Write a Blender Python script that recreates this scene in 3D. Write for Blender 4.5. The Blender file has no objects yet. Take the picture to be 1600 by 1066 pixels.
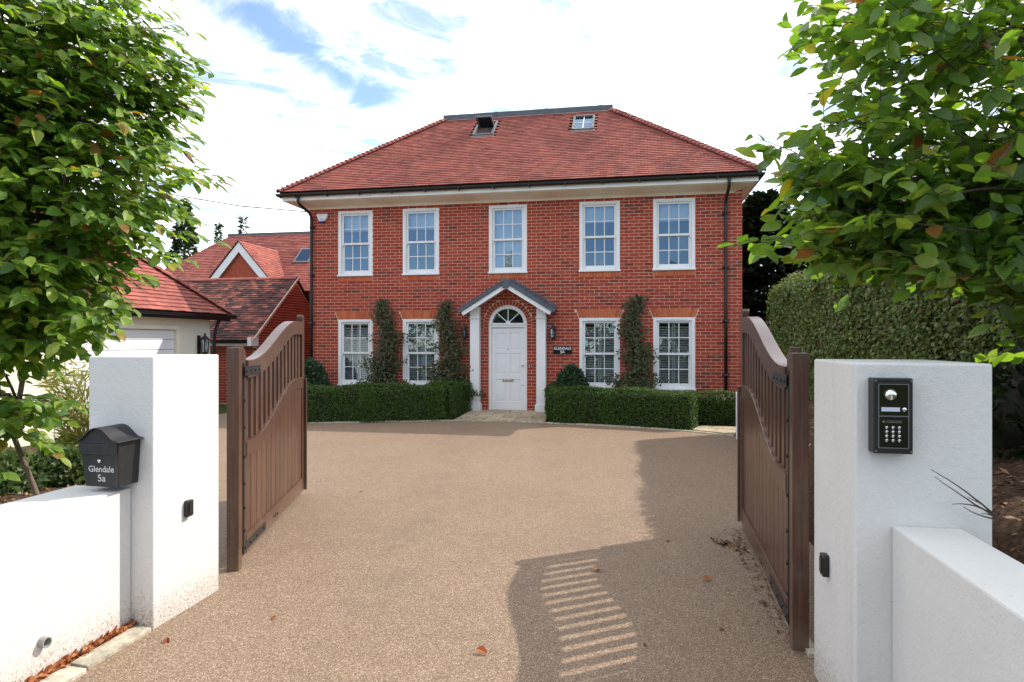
import bpy, math, random
import numpy as np
from mathutils import Vector, Matrix, Euler
R = math.radians
random.seed(7)
rng = np.random.default_rng(11)
sc = bpy.context.scene
col = sc.collection

# ------------------------------------------------------------------ camera, sky, sun, exposure
cam_d = bpy.data.cameras.new('camera'); cam = bpy.data.objects.new('camera', cam_d); col.objects.link(cam)
cam.location = (0, 0, 1.664); cam.rotation_euler = (R(90), 0, 0)
cam_d.sensor_width = 36; cam_d.lens = 22.5; cam_d.clip_start = 0.05; cam_d.clip_end = 3000
sc.camera = cam
SUN_DIR = Vector((0.688, 0.297, 0.663)).normalized()
sun_d = bpy.data.lights.new('sun', 'SUN'); sun = bpy.data.objects.new('sun', sun_d); col.objects.link(sun)
sun_d.energy = 3.1; sun_d.angle = R(0.6); sun_d.color = (1.0, 0.93, 0.82)
sun.rotation_euler = SUN_DIR.to_track_quat('Z', 'Y').to_euler()
sc.view_settings.view_transform = 'Standard'; sc.view_settings.look = 'None'
sc.view_settings.exposure = 0.86; sc.view_settings.gamma = 1.0
sc.view_settings.use_curve_mapping = False
sc.cycles.max_bounces = 8; sc.cycles.transparent_max_bounces = 12


class G:
    """tiny node graph helper"""
    def __init__(s, tree):
        s.t = tree; s.n = tree.nodes; s.l = tree.links
    def new(s, typ, **kw):
        n = s.n.new(typ)
        for k, v in kw.items(): setattr(n, k, v)
        return n
    def put(s, v, sock):
        if hasattr(v, 'links'): s.l.new(v, sock)
        else:
            if sock.type == 'RGBA' and not hasattr(v, '__len__'): v = (v, v, v, 1)
            elif sock.type == 'RGBA' and len(v) == 3: v = (*v, 1)
            sock.default_value = v
    def math(s, op, a, b=0.0, c=None, clamp=False):
        n = s.new('ShaderNodeMath', operation=op, use_clamp=clamp)
        s.put(a, n.inputs[0]); s.put(b, n.inputs[1])
        if c is not None: s.put(c, n.inputs[2])
        return n.outputs[0]
    def vmath(s, op, a, b=None):
        n = s.new('ShaderNodeVectorMath', operation=op); s.put(a, n.inputs[0])
        if b is not None: s.put(b, n.inputs[1])
        return n
    def smooth(s, x, lo, hi):
        n = s.new('ShaderNodeMapRange', interpolation_type='SMOOTHSTEP')
        s.put(x, n.inputs['Value']); n.inputs['From Min'].default_value = lo; n.inputs['From Max'].default_value = hi
        return n.outputs['Result']
    def mix(s, f, a, b, blend='MIX'):
        n = s.new('ShaderNodeMix', data_type='RGBA', blend_type=blend)
        s.put(f, n.inputs[0]); s.put(a, n.inputs[6]); s.put(b, n.inputs[7])
        return n.outputs[2]
    def noise(s, vec, scale, detail=4, rough=.55, dist=0):
        n = s.new('ShaderNodeTexNoise'); s.put(vec, n.inputs['Vector'])
        n.inputs['Scale'].default_value = scale; n.inputs['Detail'].default_value = detail
        n.inputs['Roughness'].default_value = rough; n.inputs['Distortion'].default_value = dist
        return n.outputs['Fac']
    def ramp(s, x, stops, interp='LINEAR'):
        n = s.new('ShaderNodeValToRGB'); s.put(x, n.inputs[0]); e = n.color_ramp; e.interpolation = interp
        while len(e.elements) < len(stops): e.elements.new(0.5)
        for el, (p, c) in zip(e.elements, stops):
            el.position = p; el.color = (*c, 1) if len(c) == 3 else c
        return n.outputs[0]
    def bump(s, h, strength, dist):
        n = s.new('ShaderNodeBump'); s.put(h, n.inputs['Height'])
        n.inputs['Strength'].default_value = strength; n.inputs['Distance'].default_value = dist
        return n.outputs[0]
    def coord(s, which='Object'):
        return s.new('ShaderNodeTexCoord').outputs[which]
    def pos(s): return s.new('ShaderNodeNewGeometry').outputs['Position']


# sky: Nishita air, bright broken cloud over the front half with one blue rift, thinner cloud behind
world = bpy.data.worlds.new('World'); sc.world = world; world.use_nodes = True
g = G(world.node_tree); g.n.clear()
sky = g.new('ShaderNodeTexSky', sky_type='NISHITA', sun_disc=False)
sky.sun_elevation = math.asin(SUN_DIR.z); sky.sun_rotation = math.atan2(SUN_DIR.x, SUN_DIR.y)
sky.air_density = 1.0; sky.dust_density = 0.15; sky.ozone_density = 2.2
d = g.coord('Generated')
sep = g.new('ShaderNodeSeparateXYZ'); g.put(d, sep.inputs[0])
zz = g.math('MAXIMUM', sep.outputs[2], 0.03)
px = g.math('DIVIDE', sep.outputs[0], zz); py = g.math('DIVIDE', sep.outputs[1], zz)
comb = g.new('ShaderNodeCombineXYZ'); g.put(px, comb.inputs[0]); g.put(py, comb.inputs[1])
P = comb.outputs[0]
n1 = g.noise(P, 0.9, 7, .6, .4)
n2 = g.noise(P, 2.6, 8, .62, .9)
# distance to the rift's line in the cloud layer
ax, ay, bx_, by_ = -0.80, 1.93, -0.58, 2.62
lx, ly = bx_ - ax, by_ - ay; L2 = lx * lx + ly * ly
dx = g.math('SUBTRACT', px, ax); dy = g.math('SUBTRACT', py, ay)
tt = g.math('DIVIDE', g.math('ADD', g.math('MULTIPLY', dx, lx), g.math('MULTIPLY', dy, ly)), L2, clamp=True)
ex = g.math('SUBTRACT', dx, g.math('MULTIPLY', tt, lx)); ey = g.math('SUBTRACT', dy, g.math('MULTIPLY', tt, ly))
dist = g.math('SQRT', g.math('ADD', g.math('MULTIPLY', ex, ex), g.math('MULTIPLY', ey, ey)))
dn = g.math('ADD', dist, g.math('MULTIPLY', g.math('SUBTRACT', n2, .5), .55))
rift = g.math('SUBTRACT', 1.0, g.smooth(dn, 0.0, 0.28))
front = g.smooth(sep.outputs[1], -0.35, 0.25)
thin = g.math('MULTIPLY', g.math('MULTIPLY', g.smooth(n2, .42, .62), g.smooth(n1, .38, .54)), .86)
cover_f = g.math('SUBTRACT', 1.0, g.math('MAXIMUM', g.math('MULTIPLY', rift, .97), thin))
cover_b = g.math('MULTIPLY', g.smooth(g.math('ADD', sep.outputs[2], g.math('MULTIPLY', g.math('SUBTRACT', n1, .5), .5)), .18, .50), .66)
mixc = g.new('ShaderNodeMix', data_type='FLOAT')
g.put(front, mixc.inputs[0]); g.put(cover_b, mixc.inputs[2]); g.put(cover_f, mixc.inputs[3])
cloud_col = g.ramp(n1, [(.25, (6.9, 7.05, 7.3)), (.75, (8.6, 8.6, 8.5))])
skyc = g.mix(mixc.outputs[0], sky.outputs[0], cloud_col)
bg = g.new('ShaderNodeBackground'); g.put(skyc, bg.inputs[0]); bg.inputs[1].default_value = 0.15
out = g.new('ShaderNodeOutputWorld'); g.l.new(bg.outputs[0], out.inputs[0])


# ------------------------------------------------------------------ materials
def base_mat(name):
    m = bpy.data.materials.new(name); m.use_nodes = True
    gg = G(m.node_tree); b = gg.n['Principled BSDF']
    return m, gg, b

def mat(name, c, rough=.6, var=.12, scale=6, bump=0., bscale=60, spec=.35, metal=0., bdist=.004):
    m, gg, b = base_mat(name); co = gg.coord()
    c = np.array(c)
    n = gg.noise(co, scale, 5, .6)
    gg.put(gg.ramp(n, [(.3, tuple(c * (1 - var))), (.7, tuple(np.minimum(c * (1 + var), .95)))]), b.inputs['Base Color'])
    b.inputs['Roughness'].default_value = rough; b.inputs['Specular IOR Level'].default_value = spec
    b.inputs['Metallic'].default_value = metal
    if bump: gg.put(gg.bump(gg.noise(co, bscale, 4, .6), bump, bdist), b.inputs['Normal'])
    return m

def rand01(gg, mul=1.0):
    geo = gg.new('ShaderNodeNewGeometry').outputs['Random Per Island']; oi = gg.new('ShaderNodeObjectInfo').outputs['Random']
    return gg.math('FRACT', gg.math('ADD', geo, oi))

def piece_mat(name, stops, rough=.75, mottle=.25, scale=30, bump=.4, bscale=120, spec=.25, patch=0., bdist=.003):
    m, gg, b = base_mat(name); r = rand01(gg); p = gg.pos()
    c = gg.ramp(r, stops, 'CONSTANT' if False else 'LINEAR')
    n = gg.noise(p, scale, 4, .6)
    c = gg.mix(mottle, c, gg.ramp(n, [(.35, (.25, .25, .25)), (.65, (1.3, 1.3, 1.3))]), 'MULTIPLY')
    if patch:
        big = gg.noise(p, 0.9, 4, .6)
        c = gg.mix(patch, c, gg.ramp(big, [(.36, (.55, .50, .55)), (.55, (1.0, .97, .96)), (.68, (1.1, 1.06, 1.02))]), 'MULTIPLY')
    gg.put(c, b.inputs['Base Color']); b.inputs['Roughness'].default_value = rough
    b.inputs['Specular IOR Level'].default_value = spec
    if bump: gg.put(gg.bump(n if bscale == scale else gg.noise(p, bscale, 3, .6), bump, bdist), b.inputs['Normal'])
    return m

def leaf_mat(name, stops, trans=.35, rough=.42, spec=.45, tint=(1.25, 1.35, .5), veins=False):
    m, gg, b = base_mat(name); r = rand01(gg)
    c = gg.ramp(r, stops)
    if veins:
        so = gg.new('ShaderNodeSeparateXYZ'); gg.put(gg.coord(), so.inputs[0]); ay_ = gg.math('ABSOLUTE', so.outputs[1])
        ph = gg.math('MULTIPLY', gg.math('SUBTRACT', so.outputs[0], gg.math('MULTIPLY', ay_, .9)), 58.0)
        vein = gg.smooth(gg.math('SINE', ph), .72, 1.0); midr = gg.math('SUBTRACT', 1.0, gg.smooth(ay_, .004, .016))
        vv = gg.math('MAXIMUM', vein, midr)
        c = gg.mix(gg.math('MULTIPLY', vv, .35), c, (.30, .36, .12))
        blot = gg.smooth(gg.noise(gg.pos(), 60, 3, .6), .63, .72); c = gg.mix(gg.math('MULTIPLY', blot, .5), c, (.22, .12, .04))
        gg.put(gg.bump(gg.math('MULTIPLY', vv, -1.0), .5, .002), b.inputs['Normal'])
    n = gg.noise(gg.pos(), 25, 2, .5)
    c = gg.mix(.5, c, gg.ramp(n, [(.3, (.7, .7, .7)), (.7, (1.15, 1.15, 1.15))]), 'MULTIPLY')
    gg.put(c, b.inputs['Base Color']); b.inputs['Roughness'].default_value = rough; b.inputs['Specular IOR Level'].default_value = spec
    tr = gg.new('ShaderNodeBsdfTranslucent'); gg.put(gg.mix(1.0, c, tint, 'MULTIPLY'), tr.inputs[0])
    ms = gg.new('ShaderNodeMixShader'); ms.inputs[0].default_value = trans
    gg.l.new(b.outputs[0], ms.inputs[1]); gg.l.new(tr.outputs[0], ms.inputs[2])
    gg.l.new(ms.outputs[0], gg.n['Material Output'].inputs[0])
    return m

M = {}
M['brick'] = piece_mat('brick_clay', [(0, (.17, .044, .030)), (.07, (.32, .046, .027)), (.45, (.395, .058, .031)), (.75, (.43, .072, .037)), (.90, (.32, .055, .034)), (1, (.17, .060, .042))], mottle=.4, scale=55, bump=.5)
M['rubbed'] = piece_mat('rubbed_brick', [(0, (.46, .11, .048)), (1, (.58, .17, .075))], mottle=.3)
M['mortar'] = mat('mortar', (.70, .47, .36), .9, .15, 9, .3, 200)
M['tile'] = piece_mat('clay_roof_tile', [(0, (.23, .070, .058)), (.25, (.30, .088, .068)), (.6, (.345, .105, .080)), (.85, (.385, .125, .094)), (1, (.26, .078, .062))], mottle=.25, scale=40, patch=.6, bump=.4)
M['tile_old'] = piece_mat('weathered_shaded_roof_tile', [(0, (.055, .038, .036)), (.35, (.12, .055, .048)), (.7, (.23, .08, .062)), (1, (.40, .14, .095))], mottle=.45, scale=4.5, patch=1.0, bump=.4)  # dark ramp and patches carry weathering plus shadow falling on the roof
M['underlay'] = mat('roof_battens', (.06, .03, .025), .9)
M['white'] = mat('white_paint', (.80, .80, .80), .38, .03, 4, .05, 30, .4)
M['white_door'] = mat('white_door_paint', (.80, .80, .81), .34, .02, 3, 0, 30, .45)
M['cream'] = mat('cream_stone', (.88, .80, .66), .7, .08, 3, .15, 80)
M['fascia'] = mat('fascia_paint', (.86, .85, .83), .5, .06, 3)
M['black'] = mat('black_plastic', (.014, .013, .014), .36, .2, 5, 0, 40, .45)
M['iron'] = mat('black_iron', (.018, .018, .019), .45, .3, 20, .2, 90, .5)
M['lead'] = mat('lead_sheet', (.085, .10, .12), .5, .2, 5, .3, 20, .4)
M['alu'] = mat('grey_aluminium', (.16, .16, .165), .42, .1, 10, 0, 30, .5, .3)
M['room'] = mat('dark_room', (.035, .033, .035), .9, .3, 1)  # shade of the unlit rooms put into a near-black colour
M['blind'] = mat('roller_blind', (.62, .66, .68), .8, .05, 2)
M['shutter'] = mat('shutter_paint', (.74, .73, .70), .45, .03, 5)
M['chrome'] = mat('chrome', (.72, .70, .66), .16, .05, 5, 0, 30, .5, 1.0)
M['stone'] = piece_mat('paving_stone', [(0, (.36, .29, .19)), (.5, (.45, .36, .25)), (1, (.50, .42, .31))], mottle=.5, scale=14, bump=.4, bscale=60)
M['kerb'] = piece_mat('kerb_stone', [(0, (.40, .36, .28)), (1, (.55, .50, .40))], mottle=.5, scale=18, bump=.5, bscale=70)
M['soil'] = None
M['bark'] = mat('bark', (.16, .115, .085), .85, .35, 25, .6, 60)
M['twig'] = mat('twig_bark', (.075, .05, .04), .8, .3, 25)
M['core'] = mat('dark_hedge_core', (.022, .020, .012), .95, .3, 20)  # near-black core colour stands in for shade inside hedges and bushes
M['silver'] = mat('silver_lettering', (.62, .63, .65), .35, .02, 5, 0, 30, .5, .2)

def stucco(name, c=(.665, .65, .63), dirt=.5):
    m, gg, b = base_mat(name); p = gg.pos()
    big = gg.noise(p, 3.5, 5, .6); fine = gg.noise(p, 140, 3, .6); mid = gg.noise(p, 38, 4, .6)
    cc = gg.ramp(big, [(.3, tuple(np.array(c) * .95)), (.7, c)])
    s = gg.new('ShaderNodeSeparateXYZ'); gg.put(p, s.inputs[0])
    h = gg.math('ADD', s.outputs[2], gg.math('MULTIPLY', gg.math('SUBTRACT', mid, .5), .35))
    low = gg.math('SUBTRACT', 1.0, gg.smooth(h, 0.02, .26))
    spk = gg.smooth(gg.noise(p, 95, 3, .65), .50, .62)
    f = gg.math('MULTIPLY', low, gg.math('ADD', gg.math('MULTIPLY', spk, .6), .25)); f = gg.math('MULTIPLY', f, dirt * 2.2, clamp=True)
    cc = gg.mix(f, cc, (.30, .22, .15))
    mp = gg.new('ShaderNodeMapping'); gg.put(p, mp.inputs[0]); mp.inputs['Scale'].default_value = (9, 9, .55)
    strk = gg.math('MULTIPLY', gg.smooth(gg.noise(mp.outputs[0], 1.6, 4, .6), .52, .74), gg.smooth(gg.noise(p, 1.1, 3, .5), .35, .65))
    cc = gg.mix(gg.math('MULTIPLY', strk, .20 * min(1, dirt * 2)), cc, (.46, .43, .36))
    dots = gg.smooth(gg.noise(p, 70, 2, .5), .72, .77)
    cc = gg.mix(gg.math('MULTIPLY', dots, .5), cc, (.35, .31, .26))
    gg.put(cc, b.inputs['Base Color']); b.inputs['Roughness'].default_value = .85; b.inputs['Specular IOR Level'].default_value = .2
    hh = gg.math('ADD', gg.math('MULTIPLY', mid, 1.0), gg.math('MULTIPLY', fine, .5))
    gg.put(gg.bump(hh, .5, .008), b.inputs['Normal'])
    return m
M['stucco'] = stucco('white_render')
M['garage'] = stucco('cream_render', (.78, .72, .60), .1)

def resin():
    m, gg, b = base_mat('resin_aggregate'); p = gg.pos()
    v = gg.new('ShaderNodeTexVoronoi', feature='F1'); gg.put(p, v.inputs['Vector']); v.inputs['Scale'].default_value = 185
    sepc = gg.new('ShaderNodeSeparateColor'); gg.put(v.outputs['Color'], sepc.inputs[0])
    c = gg.ramp(sepc.outputs[0], [(0, (.125, .079, .051)), (.25, (.205, .136, .089)), (.55, (.268, .186, .125)), (.8, (.320, .230, .158)), (.93, (.42, .335, .255)), (1, (.54, .465, .38))])
    big = gg.noise(p, .8, 5, .6); med = gg.noise(p, 7, 4, .6)
    c = gg.mix(.6, c, gg.ramp(big, [(.3, (.86, .85, .84)), (.7, (1.10, 1.08, 1.05))]), 'MULTIPLY')
    c = gg.mix(.5, c, gg.ramp(med, [(.3, (.84, .83, .82)), (.7, (1.12, 1.1, 1.08))]), 'MULTIPLY')
    s3 = gg.new('ShaderNodeSeparateXYZ'); gg.put(p, s3.inputs[0])
    wob = gg.math('MULTIPLY', gg.math('SUBTRACT', gg.noise(p, .35, 2, .5), .5), 1.6); xx = gg.math('ADD', s3.outputs[0], wob)
    for tc in (-.95, .62):
        tr = gg.math('SUBTRACT', 1.0, gg.smooth(gg.math('ABSOLUTE', gg.math('SUBTRACT', xx, tc)), .08, .34))
        tr = gg.math('MULTIPLY', tr, gg.smooth(gg.noise(p, 2.2, 4, .6), .35, .7)); c = gg.mix(gg.math('MULTIPLY', tr, .22), c, (.12, .085, .062))
    st = gg.smooth(gg.noise(p, 1.7, 6, .7, .6), .60, .72); c = gg.mix(gg.math('MULTIPLY', st, .22), c, (.11, .075, .055))
    edge = gg.smooth(v.outputs['Distance'], .25, .75)
    c = gg.mix(gg.math('MULTIPLY', edge, .40), c, (.09, .06, .042))
    gg.put(c, b.inputs['Base Color']); b.inputs['Roughness'].default_value = .62; b.inputs['Specular IOR Level'].default_value = .3
    gg.put(gg.bump(gg.math('SUBTRACT', 1.0, v.outputs['Distance']), .55, .004), b.inputs['Normal'])
    return m
M['resin'] = resin()

def soil(name, cols, scale=35):
    m, gg, b = base_mat(name); p = gg.pos()
    n = gg.noise(p, scale, 6, .7); k = gg.noise(p, 3, 4, .6)
    c = gg.ramp(n, [(.3, cols[0]), (.5, cols[1]), (.72, cols[2])])
    c = gg.mix(.6, c, gg.ramp(k, [(.3, (.7, .7, .7)), (.7, (1.15, 1.15, 1.15))]), 'MULTIPLY')
    gg.put(c, b.inputs['Base Color']); b.inputs['Roughness'].default_value = .95; b.inputs['Specular IOR Level'].default_value = .1
    gg.put(gg.bump(n, .9, .03), b.inputs['Normal'])
    return m
M['soil'] = soil('bark_mulch_soil', [(.028, .018, .012), (.09, .055, .036), (.19, .115, .075)])
M['grass'] = soil('rough_grass', [(.03, .045, .012), (.05, .075, .02), (.08, .10, .035)], 20)
M['asphalt'] = soil('asphalt', [(.035, .035, .036), (.05, .05, .05), (.075, .075, .072)], 150)
M['mulch'] = piece_mat('bark_chips', [(0, (.06, .035, .022)), (.5, (.17, .085, .05)), (.85, (.30, .17, .10)), (1, (.42, .28, .18))], mottle=.3, bump=0)
M['dead'] = leaf_mat('dead_leaf', [(0, (.20, .055, .02)), (.5, (.34, .10, .035)), (1, (.42, .20, .08))], .15, .7, .2, (1.2, .9, .6))
for sfx, vn in (('', False), ('_veined', True)):
    M['beech_leaf' + sfx] = leaf_mat('beech_leaf' + sfx, [(0, (.075, .155, .026)), (.35, (.135, .240, .034)), (.7, (.215, .33, .048)), (.92, (.32, .40, .065)), (.975, (.40, .37, .06)), (.985, (.30, .12, .04)), (1, (.30, .10, .035))], .50, .42, .5, (1.6, 1.75, .5), vn)
    M['beech_leaf_shaded' + sfx] = leaf_mat('beech_leaf_shaded' + sfx, [(0, (.075, .150, .034)), (.4, (.12, .22, .042)), (.8, (.175, .285, .052)), (.95, (.27, .33, .06)), (.985, (.32, .26, .05)), (.992, (.27, .11, .04)), (1, (.28, .10, .035))], .52, .34, .62, (1.75, 1.8, .5), vn)
M['beech'] = M['beech_leaf']; M['beech_shade'] = M['beech_leaf_shaded']  # beech_shade is a darker copy of the beech leaf for the backlit tree
M['box'] = leaf_mat('box_leaf', [(0, (.026, .058, .011)), (.5, (.046, .092, .015)), (1, (.085, .145, .024))], .25, .6, .25)
M['tall'] = leaf_mat('conifer_hedge_leaf', [(0, (.070, .105, .030)), (.5, (.130, .182, .050)), (.88, (.20, .265, .08)), (.95, (.20, .16, .08)), (1, (.30, .14, .08))], .3, .55, .3, (1.2, 1.2, .6))
M['dark'] = leaf_mat('dark_shaded_conifer', [(0, (.012, .022, .010)), (.6, (.022, .036, .016)), (1, (.04, .06, .025))], .15, .6, .25, (1, 1, .7))  # shade between house and hedge put into these near-black greens
M['fir'] = leaf_mat('fir_needles', [(0, (.045, .07, .035)), (.6, (.075, .11, .05)), (1, (.11, .15, .075))], .2, .6, .25, (1, 1, .7))
M['climber'] = leaf_mat('climber_leaf', [(0, (.028, .045, .014)), (.5, (.05, .075, .022)), (.8, (.075, .095, .03)), (.93, (.14, .07, .04)), (1, (.18, .06, .035))], .25)
M['lav'] = leaf_mat('lavender_leaf', [(0, (.035, .065, .030)), (.6, (.055, .095, .048)), (1, (.09, .13, .075))], .2, .6, .25, (1, 1, .7))
M['bamboo'] = leaf_mat('grass_blade', [(0, (.20, .24, .05)), (.5, (.32, .36, .09)), (.85, (.42, .40, .14)), (1, (.40, .24, .10))], .45, .5, .3, (1.2, 1.2, .6))
M['shrub'] = leaf_mat('shrub_leaf', [(0, (.05, .09, .03)), (.6, (.09, .14, .05)), (1, (.14, .18, .075))], .3)

def gate_wood():
    m, gg, b = base_mat('brown_stained_timber'); co = gg.coord()
    mp = gg.new('ShaderNodeMapping'); gg.put(co, mp.inputs[0]); mp.inputs['Scale'].default_value = (28, 28, 1.6)
    n = gg.noise(mp.outputs[0], 2.2, 5, .6, .3)
    r = rand01(gg)
    c = gg.ramp(n, [(.3, (.050, .021, .013)), (.55, (.092, .042, .026)), (.75, (.128, .062, .039))])
    c = gg.mix(.9, c, gg.ramp(r, [(0, (.78, .75, .75)), (1, (1.15, 1.14, 1.14))]), 'MULTIPLY')
    fade = gg.smooth(gg.noise(gg.pos(), 3.2, 5, .7), .5, .72); c = gg.mix(gg.math('MULTIPLY', fade, .28), c, (.17, .115, .085))
    sz_ = gg.new('ShaderNodeSeparateXYZ'); gg.put(gg.pos(), sz_.inputs[0])
    spl = gg.math('SUBTRACT', 1.0, gg.smooth(gg.math('ADD', sz_.outputs[2], gg.math('MULTIPLY', gg.noise(gg.pos(), 18, 4, .7), .22)), .10, .34)); c = gg.mix(gg.math('MULTIPLY', spl, .4), c, (.22, .16, .115))
    gg.put(c, b.inputs['Base Color']); b.inputs['Roughness'].default_value = .30; b.inputs['Specular IOR Level'].default_value = .55
    gg.put(gg.bump(n, .15, .002), b.inputs['Normal'])
    return m
M['gate'] = gate_wood()

def glass_mat(name, base=.10):
    m = bpy.data.materials.new(name); m.use_nodes = True; gg = G(m.node_tree); gg.n.remove(gg.n['Principled BSDF'])
    fr = gg.new('ShaderNodeFresnel'); fr.inputs[0].default_value = 1.5
    nb = gg.bump(gg.noise(gg.coord(), 3.0, 2, .5), .12, .01)
    gl = gg.new('ShaderNodeBsdfGlossy'); gl.inputs['Roughness'].default_value = 0.015; gg.put(nb, gl.inputs['Normal'])
    gl.inputs['Color'].default_value = (.60, .78, 1, 1)  # blue of the reflected sky put into the glossy colour
    tr = gg.new('ShaderNodeBsdfTransparent'); tr.inputs[0].default_value = (.86, .90, .92, 1)
    f = gg.math('ADD', fr.outputs[0], base, clamp=True)
    ms = gg.new('ShaderNodeMixShader'); gg.put(f, ms.inputs[0]); gg.l.new(tr.outputs[0], ms.inputs[1]); gg.l.new(gl.outputs[0], ms.inputs[2])
    gg.l.new(ms.outputs[0], gg.n['Material Output'].inputs[0])
    return m
M['glass'] = glass_mat('window_glass', .13)
M['lampglass'] = glass_mat('lantern_glass', .25)


# ------------------------------------------------------------------ mesh helpers
class MB:
    def __init__(s): s.v = []; s.f = []
    def add(s, vs, fs):
        o = len(s.v); s.v += [tuple(p) for p in vs]; s.f += [tuple(i + o for i in f) for f in fs]; return s
    def box(s, x0, x1, y0, y1, z0, z1, skip=()):
        vs = [(x0, y0, z0), (x1, y0, z0), (x1, y1, z0), (x0, y1, z0), (x0, y0, z1), (x1, y0, z1), (x1, y1, z1), (x0, y1, z1)]
        fs = {'b': (0, 3, 2, 1), 't': (4, 5, 6, 7), 'f': (0, 1, 5, 4), 'r': (1, 2, 6, 5), 'k': (2, 3, 7, 6), 'l': (3, 0, 4, 7)}
        return s.add(vs, [fs[k] for k in fs if k not in skip])
    def obox(s, c, ax, ay, az, hx, hy, hz):
        c = Vector(c); ax, ay, az = Vector(ax) * hx, Vector(ay) * hy, Vector(az) * hz
        vs = [c + ax * i + ay * j + az * k for k in (-1, 1) for (i, j) in ((-1, -1), (1, -1), (1, 1), (-1, 1))]
        return s.add(vs, [(0, 3, 2, 1), (4, 5, 6, 7), (0, 1, 5, 4), (1, 2, 6, 5), (2, 3, 7, 6), (3, 0, 4, 7)])
    def prism(s, poly, y0, y1, axis='y'):
        """closed polygon in (a, b) extruded; axis y: (a,y,b); axis z: (a,b,z); axis x: (x,a,b)"""
        n = len(poly)
        def P3(p, t): return (p[0], t, p[1]) if axis == 'y' else ((p[0], p[1], t) if axis == 'z' else (t, p[0], p[1]))
        vs = [P3(p, y0) for p in poly] + [P3(p, y1) for p in poly]
        fs = [tuple(range(n)), tuple(range(2 * n - 1, n - 1, -1))] + [(i, i + n, (i + 1) % n + n, (i + 1) % n) for i in range(n)]
        return s.add(vs, fs)
    def strip(s, lo, hi, y0, y1):
        """solid between two polylines (a, zlo) and (a, zhi) sharing a, extruded y0..y1"""
        n = len(lo); vs = []
        for (p, q) in zip(lo, hi): vs += [(p[0], y0, p[1]), (q[0], y0, q[1]), (q[0], y1, q[1]), (p[0], y1, p[1])]
        fs = [(3, 2, 1, 0), tuple(4 * (n - 1) + k for k in range(4))]
        for i in range(n - 1):
            a, b = 4 * i, 4 * i + 4
            for k in range(4): fs.append((a + k, a + (k + 1) % 4, b + (k + 1) % 4, b + k))
        return s.add(vs, fs)
    def tube(s, pts, r, n=6, caps=True):
        pts = [Vector(p) for p in pts]; m = len(pts); vs = []
        up = Vector((0, 0, 1)); ref = None
        for i, p in enumerate(pts):
            t = (pts[min(i + 1, m - 1)] - pts[max(i - 1, 0)])
            t = t.normalized() if t.length > 1e-9 else up
            if ref is None: ref = t.orthogonal().normalized()
            else:
                ref = ref - t * ref.dot(t); ref = ref.normalized() if ref.length > 1e-6 else t.orthogonal().normalized()
            bi = t.cross(ref); rr = r[i] if hasattr(r, '__len__') else r
            vs += [p + (ref * math.cos(2 * math.pi * k / n) + bi * math.sin(2 * math.pi * k / n)) * rr for k in range(n)]
        fs = [(i * n + k, i * n + (k + 1) % n, (i + 1) * n + (k + 1) % n, (i + 1) * n + k) for i in range(m - 1) for k in range(n)]
        if caps: fs += [tuple(range(n - 1, -1, -1)), tuple((m - 1) * n + k for k in range(n))]
        return s.add(vs, fs)
    def lathe(s, prof, n=12, c=(0, 0, 0), axis='z'):
        vs = []
        for (r, h) in prof:
            for k in range(n):
                a = 2 * math.pi * k / n; x, y = r * math.cos(a), r * math.sin(a)
                vs.append((c[0] + x, c[1] + y, c[2] + h) if axis == 'z' else ((c[0] + x, c[1] + h, c[2] + y) if axis == 'y' else (c[0] + h, c[1] + x, c[2] + y)))
        m = len(prof)
        fs = [(i * n + k, i * n + (k + 1) % n, (i + 1) * n + (k + 1) % n, (i + 1) * n + k) for i in range(m - 1) for k in range(n)]
        fs += [tuple(range(n - 1, -1, -1)), tuple((m - 1) * n + k for k in range(n))]
        return s.add(vs, fs)
    def mesh(s, name, m, smooth=False):
        me = bpy.data.meshes.new(name); me.from_pydata(s.v, [], s.f); me.materials.append(m)
        if smooth: me.shade_smooth()
        return me
    def build(s, name, m, parent=None, smooth=False, bevel=0, kind=None, fix=True):
        me = s.mesh(name, m, smooth)
        if fix:
            import bmesh
            b = bmesh.new(); b.from_mesh(me); bmesh.ops.recalc_face_normals(b, faces=b.faces); b.to_mesh(me); b.free()
        return link(name, me, parent, bevel=bevel, kind=kind)

def link(name, me, parent=None, mw=None, bevel=0, kind=None):
    o = bpy.data.objects.new(name, me); col.objects.link(o)
    if parent is not None: o.parent = parent
    if mw is not None: o.matrix_basis = mw
    if bevel:
        b = o.modifiers.new('edge', 'BEVEL'); b.width = bevel; b.segments = 2; b.limit_method = 'ANGLE'; b.angle_limit = R(40)
    if kind: o['kind'] = kind
    return o

def tag(o, label, cat, group=None, kind=None):
    o['label'] = label; o['category'] = cat
    if group: o['group'] = group
    if kind: o['kind'] = kind
    return o

def thing(name, label, cat, loc=(0, 0, 0), rz=0, group=None):
    o = bpy.data.objects.new(name, None); col.objects.link(o); o.location = loc; o.rotation_euler = (0, 0, rz)
    o.empty_display_size = .2
    return tag(o, label, cat, group)

def struct(o):
    o['kind'] = 'structure'; return o

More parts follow.
